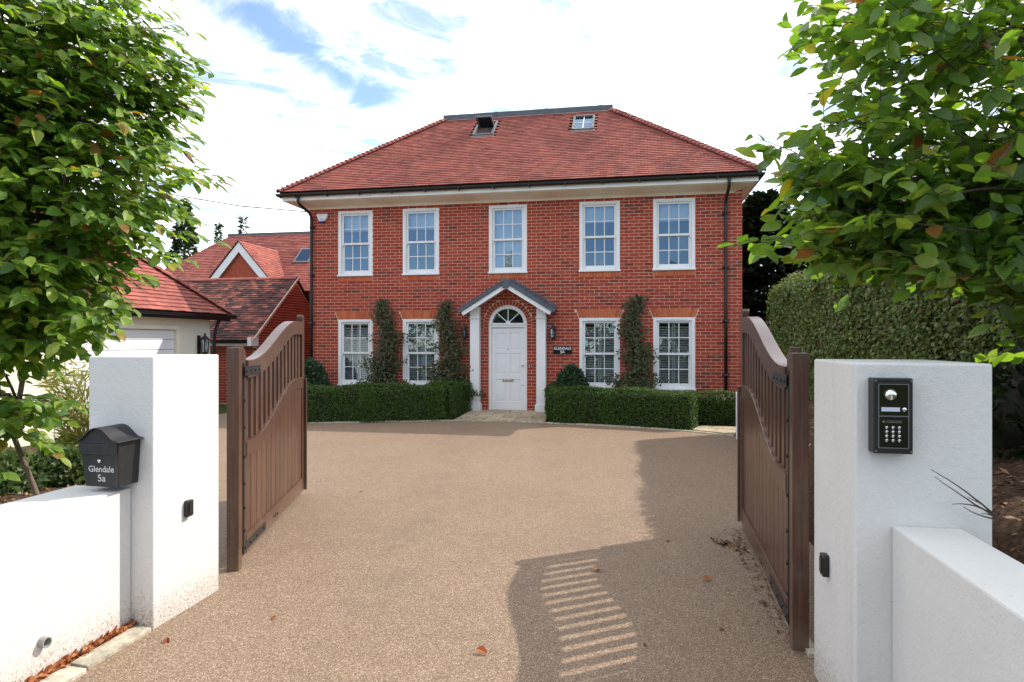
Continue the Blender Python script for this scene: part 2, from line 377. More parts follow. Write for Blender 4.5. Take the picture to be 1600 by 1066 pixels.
def scatter(name, tv, tf, pos, rot, scale, m, parent=None, kind=None, smooth=False):
    """many copies of one small template as one mesh. rot: (N,3,3), scale: (N,)"""
    tv = np.array(tv, float); N = len(pos); nv = len(tv)
    V = np.einsum('nij,vj->nvi', rot, tv) * np.asarray(scale)[:, None, None] + np.asarray(pos)[:, None, :]
    V = V.reshape(-1, 3)
    nf = len(tf); k = len(tf[0])
    F = (np.array(tf)[None] + (np.arange(N) * nv)[:, None, None]).reshape(-1)
    me = bpy.data.meshes.new(name)
    me.vertices.add(len(V)); me.vertices.foreach_set('co', V.ravel().astype(np.float32))
    me.loops.add(len(F)); me.loops.foreach_set('vertex_index', F.astype(np.int32))
    me.polygons.add(N * nf); me.polygons.foreach_set('loop_start', (np.arange(N * nf) * k).astype(np.int32))
    me.update(calc_edges=True); me.materials.append(m)
    if smooth: me.shade_smooth()
    return link(name, me, parent, kind=kind)

def frames(normal, along):
    """(N,3,3) with columns x=along(made perpendicular), y, z=normal"""
    n = normal / (np.linalg.norm(normal, axis=1, keepdims=True) + 1e-9)
    a = along - n * (along * n).sum(1, keepdims=True); a /= (np.linalg.norm(a, axis=1, keepdims=True) + 1e-9)
    b = np.cross(n, a)
    return np.stack([a, b, n], axis=2)

def rdirs(N): 
    v = rng.normal(size=(N, 3)); return v / np.linalg.norm(v, axis=1, keepdims=True)

# leaf templates (length 1 along +x, quads)
RD_V = [(0, 0, 0), (.45, .40, .09), (1, 0, -.05), (.55, -.38, .09)]
SM_V = [(0, 0, 0), (.5, .27, .06), (1, 0, -.02), (.5, -.27, .06)]; SM_F = [(0, 1, 2, 3)]
def beech_leaf(fold, curl):
    prof = [(0, 0), (.14, .16), (.34, .29), (.58, .28), (.80, .15), (1.0, 0)]
    V = []; 
    def zc(x): return -curl * x * x
    mid = [(x, 0, zc(x)) for x, w in prof]
    lf = [(x + .03, w, zc(x) + fold * w) for x, w in prof[1:-1]]; rt = [(x + .03, -w, zc(x) + fold * w) for x, w in prof[1:-1]]
    V = mid + lf + rt   # mid 0..5, left 6..9, right 10..13
    F = [(0, 1, 6, 6), (1, 2, 7, 6), (2, 3, 8, 7), (3, 4, 9, 8), (4, 5, 9, 9), (0, 10, 1, 1), (1, 10, 11, 2), (2, 11, 12, 3), (3, 12, 13, 4), (4, 13, 5, 5)]
    return V, F
BV, BF = beech_leaf(.35, .16)
# strictly quads for the bulk crown: merge the end triangles into the quads
BQ = [(0, 1, 7, 6), (0, 10, 11, 1), (1, 2, 8, 7), (1, 11, 12, 2), (2, 3, 9, 8), (2, 12, 13, 3)]
def bulk_leaf(fold, curl):
    xs = [(0, 0), (.10, .11), (.30, .26), (.55, .285), (.80, .16), (1, 0)]
    zc = lambda x: -curl * x * x
    mid = [(x, 0, zc(x)) for x, w in xs]
    lf = [(x + .03, w, zc(x) + fold * w - .5 * w * w) for x, w in xs[1:-1]]; rt = [(x + .03, -w, zc(x) + fold * w - .5 * w * w) for x, w in xs[1:-1]]
    V = mid + lf + rt; F = []
    for o in (6, 10):
        q = [(0, 1, o)] + sum([[(k, k + 1, o + k), (k, o + k, o + k - 1)] for k in range(1, 4)], []) + [(4, 5, o + 3)]
        F += q if o == 6 else [t[::-1] for t in q]
    return V, F
def fine_leaf(fold, curl, wob=0., n=9):
    """a near leaf: smooth serrated outline, arched midrib, wavy margin"""
    V, F = [], []
    for k in range(n + 1):
        x = k / n; w = .30 * math.sin(math.pi * x ** .88) ** .85 * (1 - .25 * x) if 0 < k < n else 0
        w *= 1 + (.06 if k % 2 else -.03); zc = -curl * x * x
        for sd in (-1, -.5, 0, .5, 1):
            y = w * sd; V.append((x + .04 * abs(sd) * (1 - x) * (k > 0), y, zc + fold * abs(y) - .9 * y * y + wob * math.sin(x * 9 + sd * 2) * abs(sd)))
    for k in range(n):
        for q in range(4): F.append((k * 5 + q, (k + 1) * 5 + q, (k + 1) * 5 + q + 1, k * 5 + q + 1))
    return V, F
KV, KF = bulk_leaf(.35, .18)


# ------------------------------------------------------------------ house frame
A = R(10.33); CA, SA = math.cos(A), math.sin(A)
P0 = (-5.069, 16.04)
def hw(u, v, z=0): return (P0[0] + u * CA + v * SA, P0[1] - u * SA + v * CA, z)
UW = 10.34; WALL_TOP = 4.965; DEPTH = 9.0; UR = UW - .22

# ------------------------------------------------------------------ ground
def sheet(name, poly, z, m, kind='structure'):
    b = MB(); b.add([(x, y, z) for x, y in poly], [tuple(range(len(poly)))])
    return b.build(name, m, kind=kind)
g0 = sheet('ground', [(-900, -900), (900, -900), (900, 900), (-900, 900)], -.05, M['grass'])
kerb_line = [(-4.75, 12.88), (-4.2, 12.90), (-3.4, 13.0), (-2.62, 13.10), (-1.9, 13.22), (-1.33, 13.31), (-.3, 13.2), (.645, 12.93), (1.5, 12.63), (2.447, 12.2), (3.2, 11.75), (3.89, 11.15)]
drive_poly = [(-3.2, -1.2), (2.6, -1.2), (1.85, 2.0), (2.05, 3.3), (2.42, 4.4), (2.55, 5.75), (2.9, 8.0), (3.86, 10.8)] + kerb_line[::-1] + [(-4.8, 16.4), (-6.2, 16.6), (-7.0, 13.0), (-7.4, 10.9), (-5.2, 9.9), (-4.6, 8.9), (-3.8, 7.4), (-3.3, 5.4), (-2.75, 4.35), (-2.3, 4.2), (-2.15, 3.5), (-2.30, 2.0)]
sheet('driveway', drive_poly, 0.0, M['resin'])
sheet('road', [(-60, -9), (60, -9), (60, -1.6), (-60, -1.6)], -.035, M['asphalt'])
sheet('pavement', [(-60, -1.6), (60, -1.6), (60, 1.2), (-60, 1.2)], -.03, M['asphalt'])

def height_patch(name, x0, x1, y0, y1, nx, ny, zf, m):
    b = MB(); vs = []; fs = []
    for j in range(ny + 1):
        for i in range(nx + 1):
            x = x0 + (x1 - x0) * i / nx; y = y0 + (y1 - y0) * j / ny; vs.append((x, y, zf(x, y)))
    for j in range(ny):
        for i in range(nx):
            q = [j * (nx + 1) + i, j * (nx + 1) + i + 1, (j + 1) * (nx + 1) + i + 1, (j + 1) * (nx + 1) + i]
            if max(vs[k][2] for k in q) > -.045: fs.append(tuple(q))
    b.add(vs, fs)
    o = b.build(name, m, kind='structure', smooth=True, fix=False); return o
def hash_n(x, y): return (math.sin(x * 5.1 + y * 2.3) + math.sin(x * 2.7 - y * 4.9) + math.sin(x * 9.3 + y * 7.7) * .5) * .4
def sstep(x, a, b):
    t = min(1, max(0, (x - a) / (b - a))); return t * t * (3 - 2 * t)
def left_soil(x, y):
    edge = (-2.05 if y < 4.2 else -2.85) - max(0, y - 4.4) * .33 if y < 7.5 else -3.87 - (y - 7.5) * 1.35
    e = edge - x
    k = sstep(e, .12, .55) * (1 - sstep(y, 9.0, 10.2))
    return -.10 + .27 * k + .02 * hash_n(x, y) * k
height_patch('left_flower_bed_soil', -9.5, -2.0, 2.4, 10.6, 50, 55, left_soil, M['soil']).name = 'flower_bed_soil'
def right_soil(x, y):
    edge = 1.95 + max(0, y - 3.3) * .2 if y < 5.8 else 2.45 + (y - 5.8) * .34
    if y < 3.2: edge = 1.80
    e = x - edge
    return -.12 + .95 * sstep(e, .0, .55) + .25 * sstep(e, .5, 1.6) + .03 * hash_n(x, y)
height_patch('raised_bed_soil', 1.8, 9.5, 2.45, 12.5, 50, 66, right_soil, M['soil'])

# edging kerb along the hedges and door paving
kerb = bpy.data.objects.new('kerb', None); col.objects.link(kerb); struct(kerb)
def along(path, step):
    out = []; 
    for (a, b) in zip(path[:-1], path[1:]):
        a, b = Vector(a), Vector(b); L = (b - a).length; n = max(1, round(L / step))
        for i in range(n): out.append((a.lerp(b, i / n), a.lerp(b, (i + 1) / n)))
    return out
kb = MB().box(-.5, .5, -.03, .03, -.05, .025, skip=('b',)); kme = kb.mesh('kerb_stone', M['kerb'])
for (a, b) in along(kerb_line, .22):
    dv = b - a; o = link('kerb_stone', kme, kerb)
    o.location = ((a.x + b.x) / 2, (a.y + b.y) / 2 + .02, random.uniform(-.004, .004)); o.rotation_euler = (0, 0, math.atan2(dv.y, dv.x) + random.uniform(-.02, .02)); o.scale = (dv.length - .006, 1, 1)

paving = bpy.data.objects.new('door_paving', None); col.objects.link(paving); struct(paving)
def quad_slabs(c00, c10, c11, c01, nx, ny, z, th, parent, name, m, gap=.008):
    c00, c10, c11, c01 = [Vector((*c, 0)) for c in (c00, c10, c11, c01)]
    def at(s, t): return c00.lerp(c10, s).lerp(c01.lerp(c11, s), t)
    for j in range(ny):
        off = .5 if j % 2 else 0
        xs = sorted(set([0.0] + [min(1, max(0, (i + off) / nx)) for i in range(nx + 1)] + [1.0]))
        for s0, s1 in zip(xs[:-1], xs[1:]):
            if s1 - s0 < 1e-4: continue
            p = [at(s0, j / ny), at(s1, j / ny), at(s1, (j + 1) / ny), at(s0, (j + 1) / ny)]
            ce = sum(p, Vector()) / 4; dz = random.uniform(-.003, .003)
            q = [ce + (v - ce) * (1 - 2 * gap / max(.1, (v - ce).length)) for v in p]
            b = MB(); b.add([(v.x, v.y, z - th) for v in q] + [(v.x, v.y, z + dz) for v in q], [(4, 5, 6, 7), (0, 1, 5, 4), (1, 2, 6, 5), (2, 3, 7, 6), (3, 0, 4, 7)])
            b.build(name, m, parent)
bed = MB(); pb = [(-1.22, 13.36), (.66, 13.0), (.95, 14.98), (-.93, 15.35)]
bed.add([(x, y, .012) for x, y in pb], [(0, 1, 2, 3)]); bed.build('jointing', M['mortar'], paving)
quad_slabs((-1.22, 13.36), (.66, 13.0), (.95, 14.98), (-.93, 15.35), 3, 4, .03, .03, paving, 'slab', M['stone'])
quad_slabs((3.3, 11.95), (3.95, 11.35), (4.6, 12.2), (3.7, 12.5), 2, 2, .02, .03, paving, 'slab', M['stone'])

# ------------------------------------------------------------------ the brick house
house = thing('brick_house', 'two storey red brick house with white sash windows and hipped tiled roof', 'house', (P0[0], P0[1], 0), -A)
WZ_U = (3.262, 4.888); WZ_L = (.552, 2.200)
WU = [(.765, 1.665), (2.448, 3.360), (4.596, 5.508), (6.742, 7.663), (8.412, 9.330)]
WINS = [(a, b, *WZ_U) for a, b in WU] + [(*WU[i], *WZ_L) for i in (0, 1, 3, 4)]
DU0, DU1, DSP, DR = 4.592, 5.508, 2.054, .458; DC = 5.05
holes = list(WINS) + [(DU0, DU1, -.01, DSP)]

def grid_wall(b, u0, u1, z0, z1, v0, v1, holes):
    us = sorted({u0, u1, *[h[0] for h in holes], *[h[1] for h in holes]}); zs = sorted({z0, z1, *[max(z0, h[2]) for h in holes], *[h[3] for h in holes]})
    for k in range(len(zs) - 1):
        run = None
        for i in range(len(us)):
            solid = i < len(us) - 1 and not any(h[0] < (us[i] + us[i + 1]) / 2 < h[1] and h[2] < (zs[k] + zs[k + 1]) / 2 < h[3] for h in holes)
            if solid and run is None: run = us[i]
            if not solid and run is not None: b.box(run, us[i], v0, v1, zs[k], zs[k + 1]); run = None
top_rect = DSP + DR + .05
w = MB(); w.box(UR - .06, UW, .004, .30, WALL_TOP, 5.14); grid_wall(w, 0, UW, 0, WALL_TOP, 0.0, .30, holes + [(DU0, DU1, DSP, top_rect)])
arc = [(DC - DR * math.cos(t), DSP + DR * math.sin(t)) for t in np.linspace(0, math.pi, 25)]
w.strip(arc, [(a, top_rect) for a, _ in arc], 0.0, .30)
wall = w.build('wall', M['mortar'], house)
ws = MB(); ws.box(0, .3, .30, DEPTH, 0, WALL_TOP); ws.box(UW - .3, UW, .30, DEPTH, 0, 5.14); ws.box(.3, UW - .3, DEPTH - .3, DEPTH, 0, WALL_TOP)
ws.build('side_wall', M['mortar'], house)
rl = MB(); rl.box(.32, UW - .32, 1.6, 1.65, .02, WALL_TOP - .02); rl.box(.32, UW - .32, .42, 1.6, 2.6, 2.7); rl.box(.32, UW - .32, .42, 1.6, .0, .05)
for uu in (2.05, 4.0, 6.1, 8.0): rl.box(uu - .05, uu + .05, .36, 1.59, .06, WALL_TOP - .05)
rl.build('dark_backing', M['room'], house)

# bricks laid in stretcher bond
COURSE, STRETCH = .075, .225
cut = [(h[0] - .006, h[1] + .006, h[2], h[3]) for h in holes]
for i in range(5): cut.append((WU[i][0] - .01, WU[i][1] + .01, WZ_U[0] - .125, WZ_U[0]))
SPL = .075
bricks = []     # u0,u1,z0
for k in range(int(WALL_TOP / COURSE) + 1):
    z0 = k * COURSE + .005; z1 = z0 + .065
    if z1 > WALL_TOP: break
    blocks = [(c[0], c[1]) for c in cut if c[2] < z1 - .01 and c[3] > z0 + .01]
    for i in (0, 1, 3, 4):
        a, b_ = WU[i]; zb, zt = WZ_L[1], WZ_L[1] + .203
        if zb < z1 - .01 and zt > z0 + .01:
            e = SPL * min(1, (z1 - zb) / (zt - zb)); blocks.append((a - e - .012, b_ + e + .012))
    rr = DR + .125
    if DSP - .3 < z1 and z0 < DSP + rr:
        zz0 = max(0, z0 - DSP + .01); hwid = math.sqrt(max(0, rr * rr - zz0 * zz0)) if z0 > DSP - .02 else (DR + .125 if z0 > DSP - .2 else 0)
        if hwid: blocks.append((DC - hwid, DC + hwid))
    x = -(STRETCH / 2) * (k % 2)
    while x < UW:
        segs = [(max(0, x), min(UW, x + .215))]; x += STRETCH
        for (c0, c1) in blocks:
            ns = []
            for (s0, s1) in segs:
                if c1 <= s0 or c0 >= s1: ns.append((s0, s1)); continue
                if c0 - s0 > .03: ns.append((s0, c0))
                if s1 - c1 > .03: ns.append((c1, s1))
            segs = ns
        bricks += [(s0, s1, z0) for s0, s1 in segs if s1 - s0 > .03]
cp = Vector(cam.location)
def bd(b): 
    p = hw((b[0] + b[1]) / 2, 0, b[2]); return (Vector(p) - cp).length
full = sorted([b for b in bricks if abs(b[1] - b[0] - .215) < 1e-6 and b[2] > .75], key=bd)[:300]
fs_ = set(full)
bme = MB().box(0, .215, 0, .05, 0, .065, skip=('k',)).mesh('brick', M['brick'])
for (s0, s1, z0) in full:
    o = link('brick', bme, wall); o.location = (s0 + random.uniform(-.0015, .0015), -.0035 + random.uniform(-.0025, .002), z0 + random.uniform(-.0012, .0012))
    o.rotation_euler = (random.uniform(-.006, .006), random.uniform(-.004, .004), random.uniform(-.006, .006))
mb = MB()
for (s0, s1, z0) in bricks:
    if (s0, s1, z0) in fs_: continue
    j = random.uniform(-.0025, .002); e = random.uniform(-.001, .001)
    mb.box(s0, s1, -.0035 + j, .04, z0 + e, z0 + .065 + e, skip=('k',))
# return courses on the right-hand flank
for k in range(68):
    z0 = k * COURSE + .005; x = .05 - (STRETCH / 2) * (k % 2)
    while x < DEPTH - .3:
        mb.box(UW - .04, UW + .007, max(.045, x), x + .215, z0, z0 + .065, skip=('l',))
        z0 < WALL_TOP - .06 and mb.box(-.007, .04, max(.045, x), x + .215, z0, z0 + .065, skip=('r',)); x += STRETCH
for k in range(2):
    mb.box(UR - .05, UR + .10, -.0035, .03, WALL_TOP + .015 + k * .075, WALL_TOP + .08 + k * .075); mb.box(UR + .11, UW + .004, -.0035, .03, WALL_TOP + .015 + k * .075, WALL_TOP + .08 + k * .075)
mb.build('brick_courses', M['brick'], wall, kind='stuff', fix=False)
# rubbed brick sills, flat arches and the ring over the door
for i in range(5):
    b = MB(); a, e = WU[i]; n = 13; wd = (e - a) / n
    for k in range(n): b.box(a + k * wd + .002, a + (k + 1) * wd - .002, -.009 + random.uniform(-.002, .002), .04, WZ_U[0] - .120, WZ_U[0] - .004)
    b.build('brick_sill', M['rubbed'], house, kind='stuff')
for i in (0, 1, 3, 4):
    b = MB(); a, e = WU[i]; n = 14; zb, zt = WZ_L[1] + .004, WZ_L[1] + .201
    for k in range(n):
        f0, f1 = k / n, (k + 1) / n
        lo0, lo1 = a + (e - a) * f0 + .002, a + (e - a) * f1 - .002
        hi0, hi1 = (a - SPL) + (e - a + 2 * SPL) * f0 + .002, (a - SPL) + (e - a + 2 * SPL) * f1 - .002
        b.prism([(lo0, zb), (lo1, zb), (hi1, zt), (hi0, zt)], -.009 + random.uniform(-.002, .002), .04)
    b.build('flat_arch', M['rubbed'], house, kind='stuff')
b = MB(); n = 21
for k in range(n):
    t0, t1 = math.pi * (k + .09) / n, math.pi * (k + .91) / n
    r0, r1 = DR + .006, DR + .118
    b.prism([(DC + r0 * math.cos(t), DSP + r0 * math.sin(t)) for t in (t0, t1)] + [(DC + r1 * math.cos(t), DSP + r1 * math.sin(t)) for t in (t1, t0)], -.008 + random.uniform(-.002, .002), .04)
for k in range(3):
    for sx in (-1, 1):
        x0 = DC + sx * (DR + .008); x1 = DC + sx * (DR + .115); b.box(min(x0, x1), max(x0, x1), -.007, .04, DSP - .07 - k * .075, DSP - .005 - k * .075)
b.build('brick_arch', M['brick'], house, kind='stuff')


# windows
def window(a, e, z0, z1, kind):
    w_ = e - a; h = z1 - z0; fw = .075
    f = MB(); V0, V1 = -.004, .12
    f.box(a, a + fw, V0, V1, z0 + .04, z1); f.box(e - fw, e, V0, V1, z0 + .04, z1); f.box(a + fw, e - fw, V0, V1, z1 - fw, z1)
    f.box(a + .18, e - .18, V0 - .006, V0, z1 - .05, z1 - .028)
    wo = f.build('window', M['white'], house, bevel=.006)
    MB().box(a - .02, e + .02, -.045, .14, z0, z0 + .04).build('sill', M['white'], wo, bevel=.006)
    mz = z0 + .485 * h                       # meeting rail
    for up in (1, 0):
        s = MB(); y0 = .035 if up else .075; y1 = y0 + .035; st = .055 if up else .062
        sa, se = a + fw, e - fw
        lo, hi = (mz - .005, z1 - fw) if up else (z0 + .04, mz + .03)
        rb, rt_ = (.05, .045) if up else (.11, .04)
        s.box(sa, sa + st, y0, y1, lo, hi); s.box(se - st, se, y0, y1, lo, hi)
        s.box(sa + st, se - st, y0, y1, lo, lo + rb); s.box(sa + st, se - st, y0, y1, hi - rt_, hi)
        if up:
            s.box(sa - .0, sa + .03, y0 + .003, y1 - .003, lo - .05, lo); s.box(se - .03, se, y0 + .003, y1 - .003, lo - .05, lo)
        ga, ge, gl, gh = sa + st, se - st, lo + rb, hi - rt_
        cw = (ge - ga) / 3
        for k in (1, 2): s.box(ga + k * cw - .010, ga + k * cw + .010, y0 + .004, y1 - .006, gl, gh)
        s.box(ga, ge, y0 + .006, y1 - .008, (gl + gh) / 2 - .010, (gl + gh) / 2 + .010)
        so = s.build('sash', M['white'], wo, bevel=.003)
        for i in range(3):
            for j in range(2):
                p0, p1 = ga + i * cw + .006, ga + (i + 1) * cw - .006; q0 = gl + j * (gh - gl) / 2 + .006; q1 = q0 + (gh - gl) / 2 - .012
                tl, tl2 = random.uniform(-.0022, .0022), random.uniform(-.0022, .0022)
                MB().add([(p0, y0 + .018 - tl - tl2, q0), (p1, y0 + .018 + tl - tl2, q0), (p1, y0 + .018 + tl + tl2, q1), (p0, y0 + .018 - tl + tl2, q1)], [(0, 1, 2, 3)]).build('pane', M['glass'], wo, fix=False)
    if kind == 'shutter':
        s = MB(); yy = .20
        for (p, q) in ((a + .06, (a + e) / 2 - .004), ((a + e) / 2 + .004, e - .06)):
            s.box(p, p + .035, yy - .015, yy + .015, z0 + .05, z1 - .08); s.box(q - .035, q, yy - .015, yy + .015, z0 + .05, z1 - .08)
            s.box(p + .035, q - .035, yy - .015, yy + .015, z0 + .05, z0 + .11); s.box(p + .035, q - .035, yy - .015, yy + .015, z1 - .15, z1 - .08)
            z = z0 + .14
            while z < z1 - .17:
                s.obox(((p + q) / 2, yy, z), (1, 0, 0), (0, math.cos(.55), math.sin(.55)), (0, -math.sin(.55), math.cos(.55)), (q - p) / 2 - .036, .029, .005); z += .056
        s.build('shutter', M['shutter'], wo, kind='stuff')
    else:
        drop = {'blind': .42, 'full': 1.5, 'low': .40}[kind]
        MB().box(a + .06, e - .06, .16, .165, z1 - .07 - drop, z1 - .06).build('blind', M['blind'], wo)
    return wo
for i, k in enumerate(('blind', 'blind', 'full', 'low', 'blind')): window(*WU[i], *WZ_U, k)
for i in (0, 1, 3, 4): window(*WU[i], *WZ_L, 'shutter')

# door, frame and fanlight
f = MB(); F0, F1 = .015, .13
f.box(DU0, DU0 + .06, F0, F1, 0.0, DSP); f.box(DU1 - .06, DU1, F0, F1, 0.0, DSP)
arc_o = [(DC - DR * math.cos(t), DSP + DR * math.sin(t)) for t in np.linspace(0, math.pi, 29)]
arc_i = [(DC - (DR - .085) * math.cos(t), DSP + .03 + (DR - .115) * math.sin(t)) for t in np.linspace(0, math.pi, 29)]
vs = []; fsx = []
for (o_, i_) in zip(arc_o, arc_i): vs += [(o_[0], F0, o_[1]), (i_[0], F0, i_[1]), (i_[0], F1, i_[1]), (o_[0], F1, o_[1])]
for k in range(28):
    for q in range(4): fsx.append((4 * k + q, 4 * k + (q + 1) % 4, 4 * k + 4 + (q + 1) % 4, 4 * k + 4 + q))
f.add(vs, fsx)
f.box(DU0 + .06, DU1 - .06, F0 - .004, F1, 1.985, 2.09)
f.box(DU0 - .012, DU1 + .012, F0 - .025, F0 - .001, 2.045, 2.07)
frame = f.build('door_frame', M['white'], house, bevel=.005)
fb = MB()
for t in (R(42), R(90), R(138)):
    c, s = math.cos(t), math.sin(t); fb.obox((DC + c * .21, .055, 2.09 + s * .21), (c, 0, s), (0, 1, 0), (-s, 0, c), .17, .014, .010)
hub = [(DC - .06 * math.cos(t), 2.09 + .06 * math.sin(t)) for t in np.linspace(0, math.pi, 13)]
fb.prism(hub, .035, .075)
fb.build('fanlight_bar', M['white'], frame)
angs = [0, R(42), R(90), R(138), R(180)]
for t0, t1 in zip(angs[:-1], angs[1:]):
    ts = np.linspace(t0 + .03, t1 - .03, 7); rr = DR - .10
    MB().add([(DC + .06 * math.cos(t), .06, 2.092 + .06 * math.sin(t)) for t in ts] + [(DC + rr * math.cos(t), .06, 2.092 + rr * math.sin(t) * .97) for t in ts[::-1]], [tuple(range(14))]).build('fanlight_pane', M['glass'], frame)
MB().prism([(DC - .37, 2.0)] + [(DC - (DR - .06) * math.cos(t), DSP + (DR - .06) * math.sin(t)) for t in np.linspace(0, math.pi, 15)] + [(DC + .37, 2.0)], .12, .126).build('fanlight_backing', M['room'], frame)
dm = MB(); d0, d1 = DU0 + .063, DU1 - .063; dz0, dz1 = .03, 1.98; y0 = .05
# door leaf: stiles and rails stand proud of six recessed panels
st = .095; midw = .09
rows = [(dz0 + .20, dz0 + .72), (dz0 + .85, dz0 + 1.34), (dz0 + 1.43, dz1 - .12)]
dm.box(d0, d1, y0 + .014, y0 + .05, dz0, dz1)
dm.box(d0, d0 + st, y0, y0 + .013, dz0, dz1); dm.box(d1 - st, d1, y0, y0 + .013, dz0, dz1)
cx = (d0 + d1) / 2
edges = [dz0] + [x for r in rows for x in r] + [dz1]
for k in range(0, len(edges), 2): dm.box(d0 + st, d1 - st, y0, y0 + .013, edges[k], edges[k + 1])
for r in rows: dm.box(cx - midw / 2, cx + midw / 2, y0, y0 + .013, r[0], r[1])
for r in rows:
    for (p, q) in ((d0 + st, cx - midw / 2), (cx + midw / 2, d1 - st)):
        dm.box(p + .035, q - .035, y0 + .006, y0 + .0135, r[0] + .035, r[1] - .035)
door = dm.build('door', M['white_door'], house, bevel=.004)
MB().box(DU0 + .062, DU1 - .062, .02, .13, .0, .028).build('threshold', M['alu'], house)
MB().lathe([(.014, .03), (.016, 0), (.026, -.02), (.030, -.04), (.022, -.055), (.004, -.06)], 12, (d1 - .05, y0, 1.10), 'y').build('handle', M['chrome'], door, smooth=True)
lp = MB().box(cx - .13, cx + .13, y0 - .008, y0 - .001, .70, .77); lp.box(cx - .10, cx + .10, y0 - .014, y0 - .009, .715, .752); lp.build('letter_plate', M['chrome'], door, bevel=.003)
MB().lathe([(.012, 0), (.012, -.008), (.004, -.01)], 10, (cx, y0, 1.47), 'y').build('spyhole', M['iron'], door)
MB().lathe([(.016, 0), (.016, -.01), (.006, -.012)], 10, (d1 - .05, y0, .62), 'y').build('lock', M['chrome'], door)
db = MB().box(5.546, 5.596, -.028, -.002, 1.02, 1.125); dbo = db.build('doorbell', M['iron'], house, bevel=.004)
MB().lathe([(.014, 0), (.014, -.006), (.004, -.008)], 10, (5.571, -.028, 1.09), 'y').build('button', M['white'], dbo)
MB().lathe([(.012, 0), (.012, -.004), (.004, -.006)], 10, (5.571, -.028, 1.05), 'y').build('button', M['white'], dbo)

# porch
porch = MB()
for (a, e) in ((4.18, 4.40), (5.76, 5.975)):
    c = MB(); c.box(a, e, -.20, -.012, .19, 2.47)
    c.box(a - .03, e + .03, -.23, -.01, 0.0, .19); c.box(a - .012, e + .012, -.214, -.011, .19, .205)
    c.box(a - .02, e + .02, -.225, -.011, 2.19, 2.215)
    c.build('porch_column', M['white'], house, bevel=.006)
EU, AP = 1.06, 3.0      # half span, apex of boards
EZ = 2.335
pc = 5.085
for sx in (-1, 1):
    a = Vector((pc, EZ + .655)); b_ = Vector((pc + sx * EU, EZ)); dirv = (b_ - a).normalized(); nn = Vector((-dirv.y, dirv.x)) * (1 if sx < 0 else 1)
    if nn.y < 0: nn = -nn
    def q(t, o): p = a + dirv * t + nn * o; return (p.x, p.y)
    Lr = (b_ - a).length; cut_ = math.tan(math.atan2(.655, EU))
    bb = MB(); bb.prism([q(.0 + .10 * .6, -.0), q(Lr, 0), q(Lr, -.095), q(.0, -.095)], -.44, -.40); bb.build('bargeboard', M['white'], house, bevel=.004)
    ss = MB(); ss.prism([q(.03, -.02), q(Lr - .01, -.02), q(Lr - .01, -.05), q(.0, -.05)], -.399, -.012); ss.build('porch_soffit', M['white'], house)
    rf = MB(); rf.prism([q(-.01, .085), q(Lr + .05, .085), q(Lr + .05, .004), q(0.03, .004)], -.47, -.012)
    for k in range(5): rf.prism([q(k * Lr / 5 + .03, .100), q(k * Lr / 5 + .06 + Lr / 5, .088), q(k * Lr / 5 + .06 + Lr / 5, .0855), q(k * Lr / 5 + .03, .0855)], -.475, -.012)
    rf.build('porch_roof', M['lead'], house, bevel=.006)
    fl = MB()
    for k in range(9):
        t = k * Lr / 9; p = a + dirv * (t + Lr / 18) + nn * .09
        fl.box(p.x - .075, p.x + .075, -.013, -.0085, p.y - .04, p.y + .075 + .01 * (k % 2))
    fl.build('flashing', M['lead'], house)
rp = MB(); rp.prism([(pc - .13, EZ + .655 - .01), (pc - .11, EZ + .655 + .07), (pc, EZ + .655 + .125), (pc + .11, EZ + .655 + .07), (pc + .13, EZ + .655 - .01), (pc, EZ + .655 + .05)], -.485, -.011)
rp.box(pc - .075, pc + .075, -.485, -.472, EZ + .655 - .11, EZ + .655 + .05)
rp.build('porch_ridge', M['lead'], house, bevel=.008)

# eaves: coved cornice, fascia, gutter with brackets, downpipes
OV = .50
def eave_band(prof, name, m, smooth=False, ends=True, back=DEPTH):
    """profile (out, z) swept round the front and both flanks with mitred corners"""
    b = MB(); n = len(prof); vs = []
    for (o, z) in prof: vs.append((-o, back, z))
    for (o, z) in prof: vs.append((-o, -o, z))
    for (o, z) in prof: vs.append((UR + o, -o, z))
    for (o, z) in prof: vs.append((UR + o, back, z))
    fs = []
    for k in range(3):
        for i in range(n): fs.append((k * n + i, k * n + (i + 1) % n, (k + 1) * n + (i + 1) % n, (k + 1) * n + i))
    fs += [tuple(range(n)), tuple(range(4 * n - 1, 3 * n - 1, -1))]
    b.add(vs, fs); return b.build(name, m, house, smooth=smooth)
eave_band([(-.02, WALL_TOP - .02), (.03, WALL_TOP - .02), (.05, WALL_TOP + .005), (.10, WALL_TOP + .03), (.30, WALL_TOP + .075), (.42, WALL_TOP + .105), (.44, WALL_TOP + .125), (.44, 5.14), (-.02, 5.14)], 'cornice', M['cream'])
eave_band([(.442, 5.085), (.475, 5.085), (.475, 5.225), (.442, 5.225)], 'fascia', M['fascia'])
gp = [(.478 + .06 + .058 * math.cos(t), 5.238 + .058 * math.sin(t) * 1.25) for t in np.linspace(math.pi, 2 * math.pi, 9)] 
gutter = eave_band(gp + [(x - (.006 if x > .54 else -.006), z + .004) for x, z in gp[::-1]], 'gutter', M['black'], smooth=False)
br = MB(); u = -.1
while u < UW + .2:
    br.box(u - .012, u + .012, -.60, -.477, 5.150, 5.205); u += .82
br.build('gutter_bracket', M['black'], house, kind='stuff')
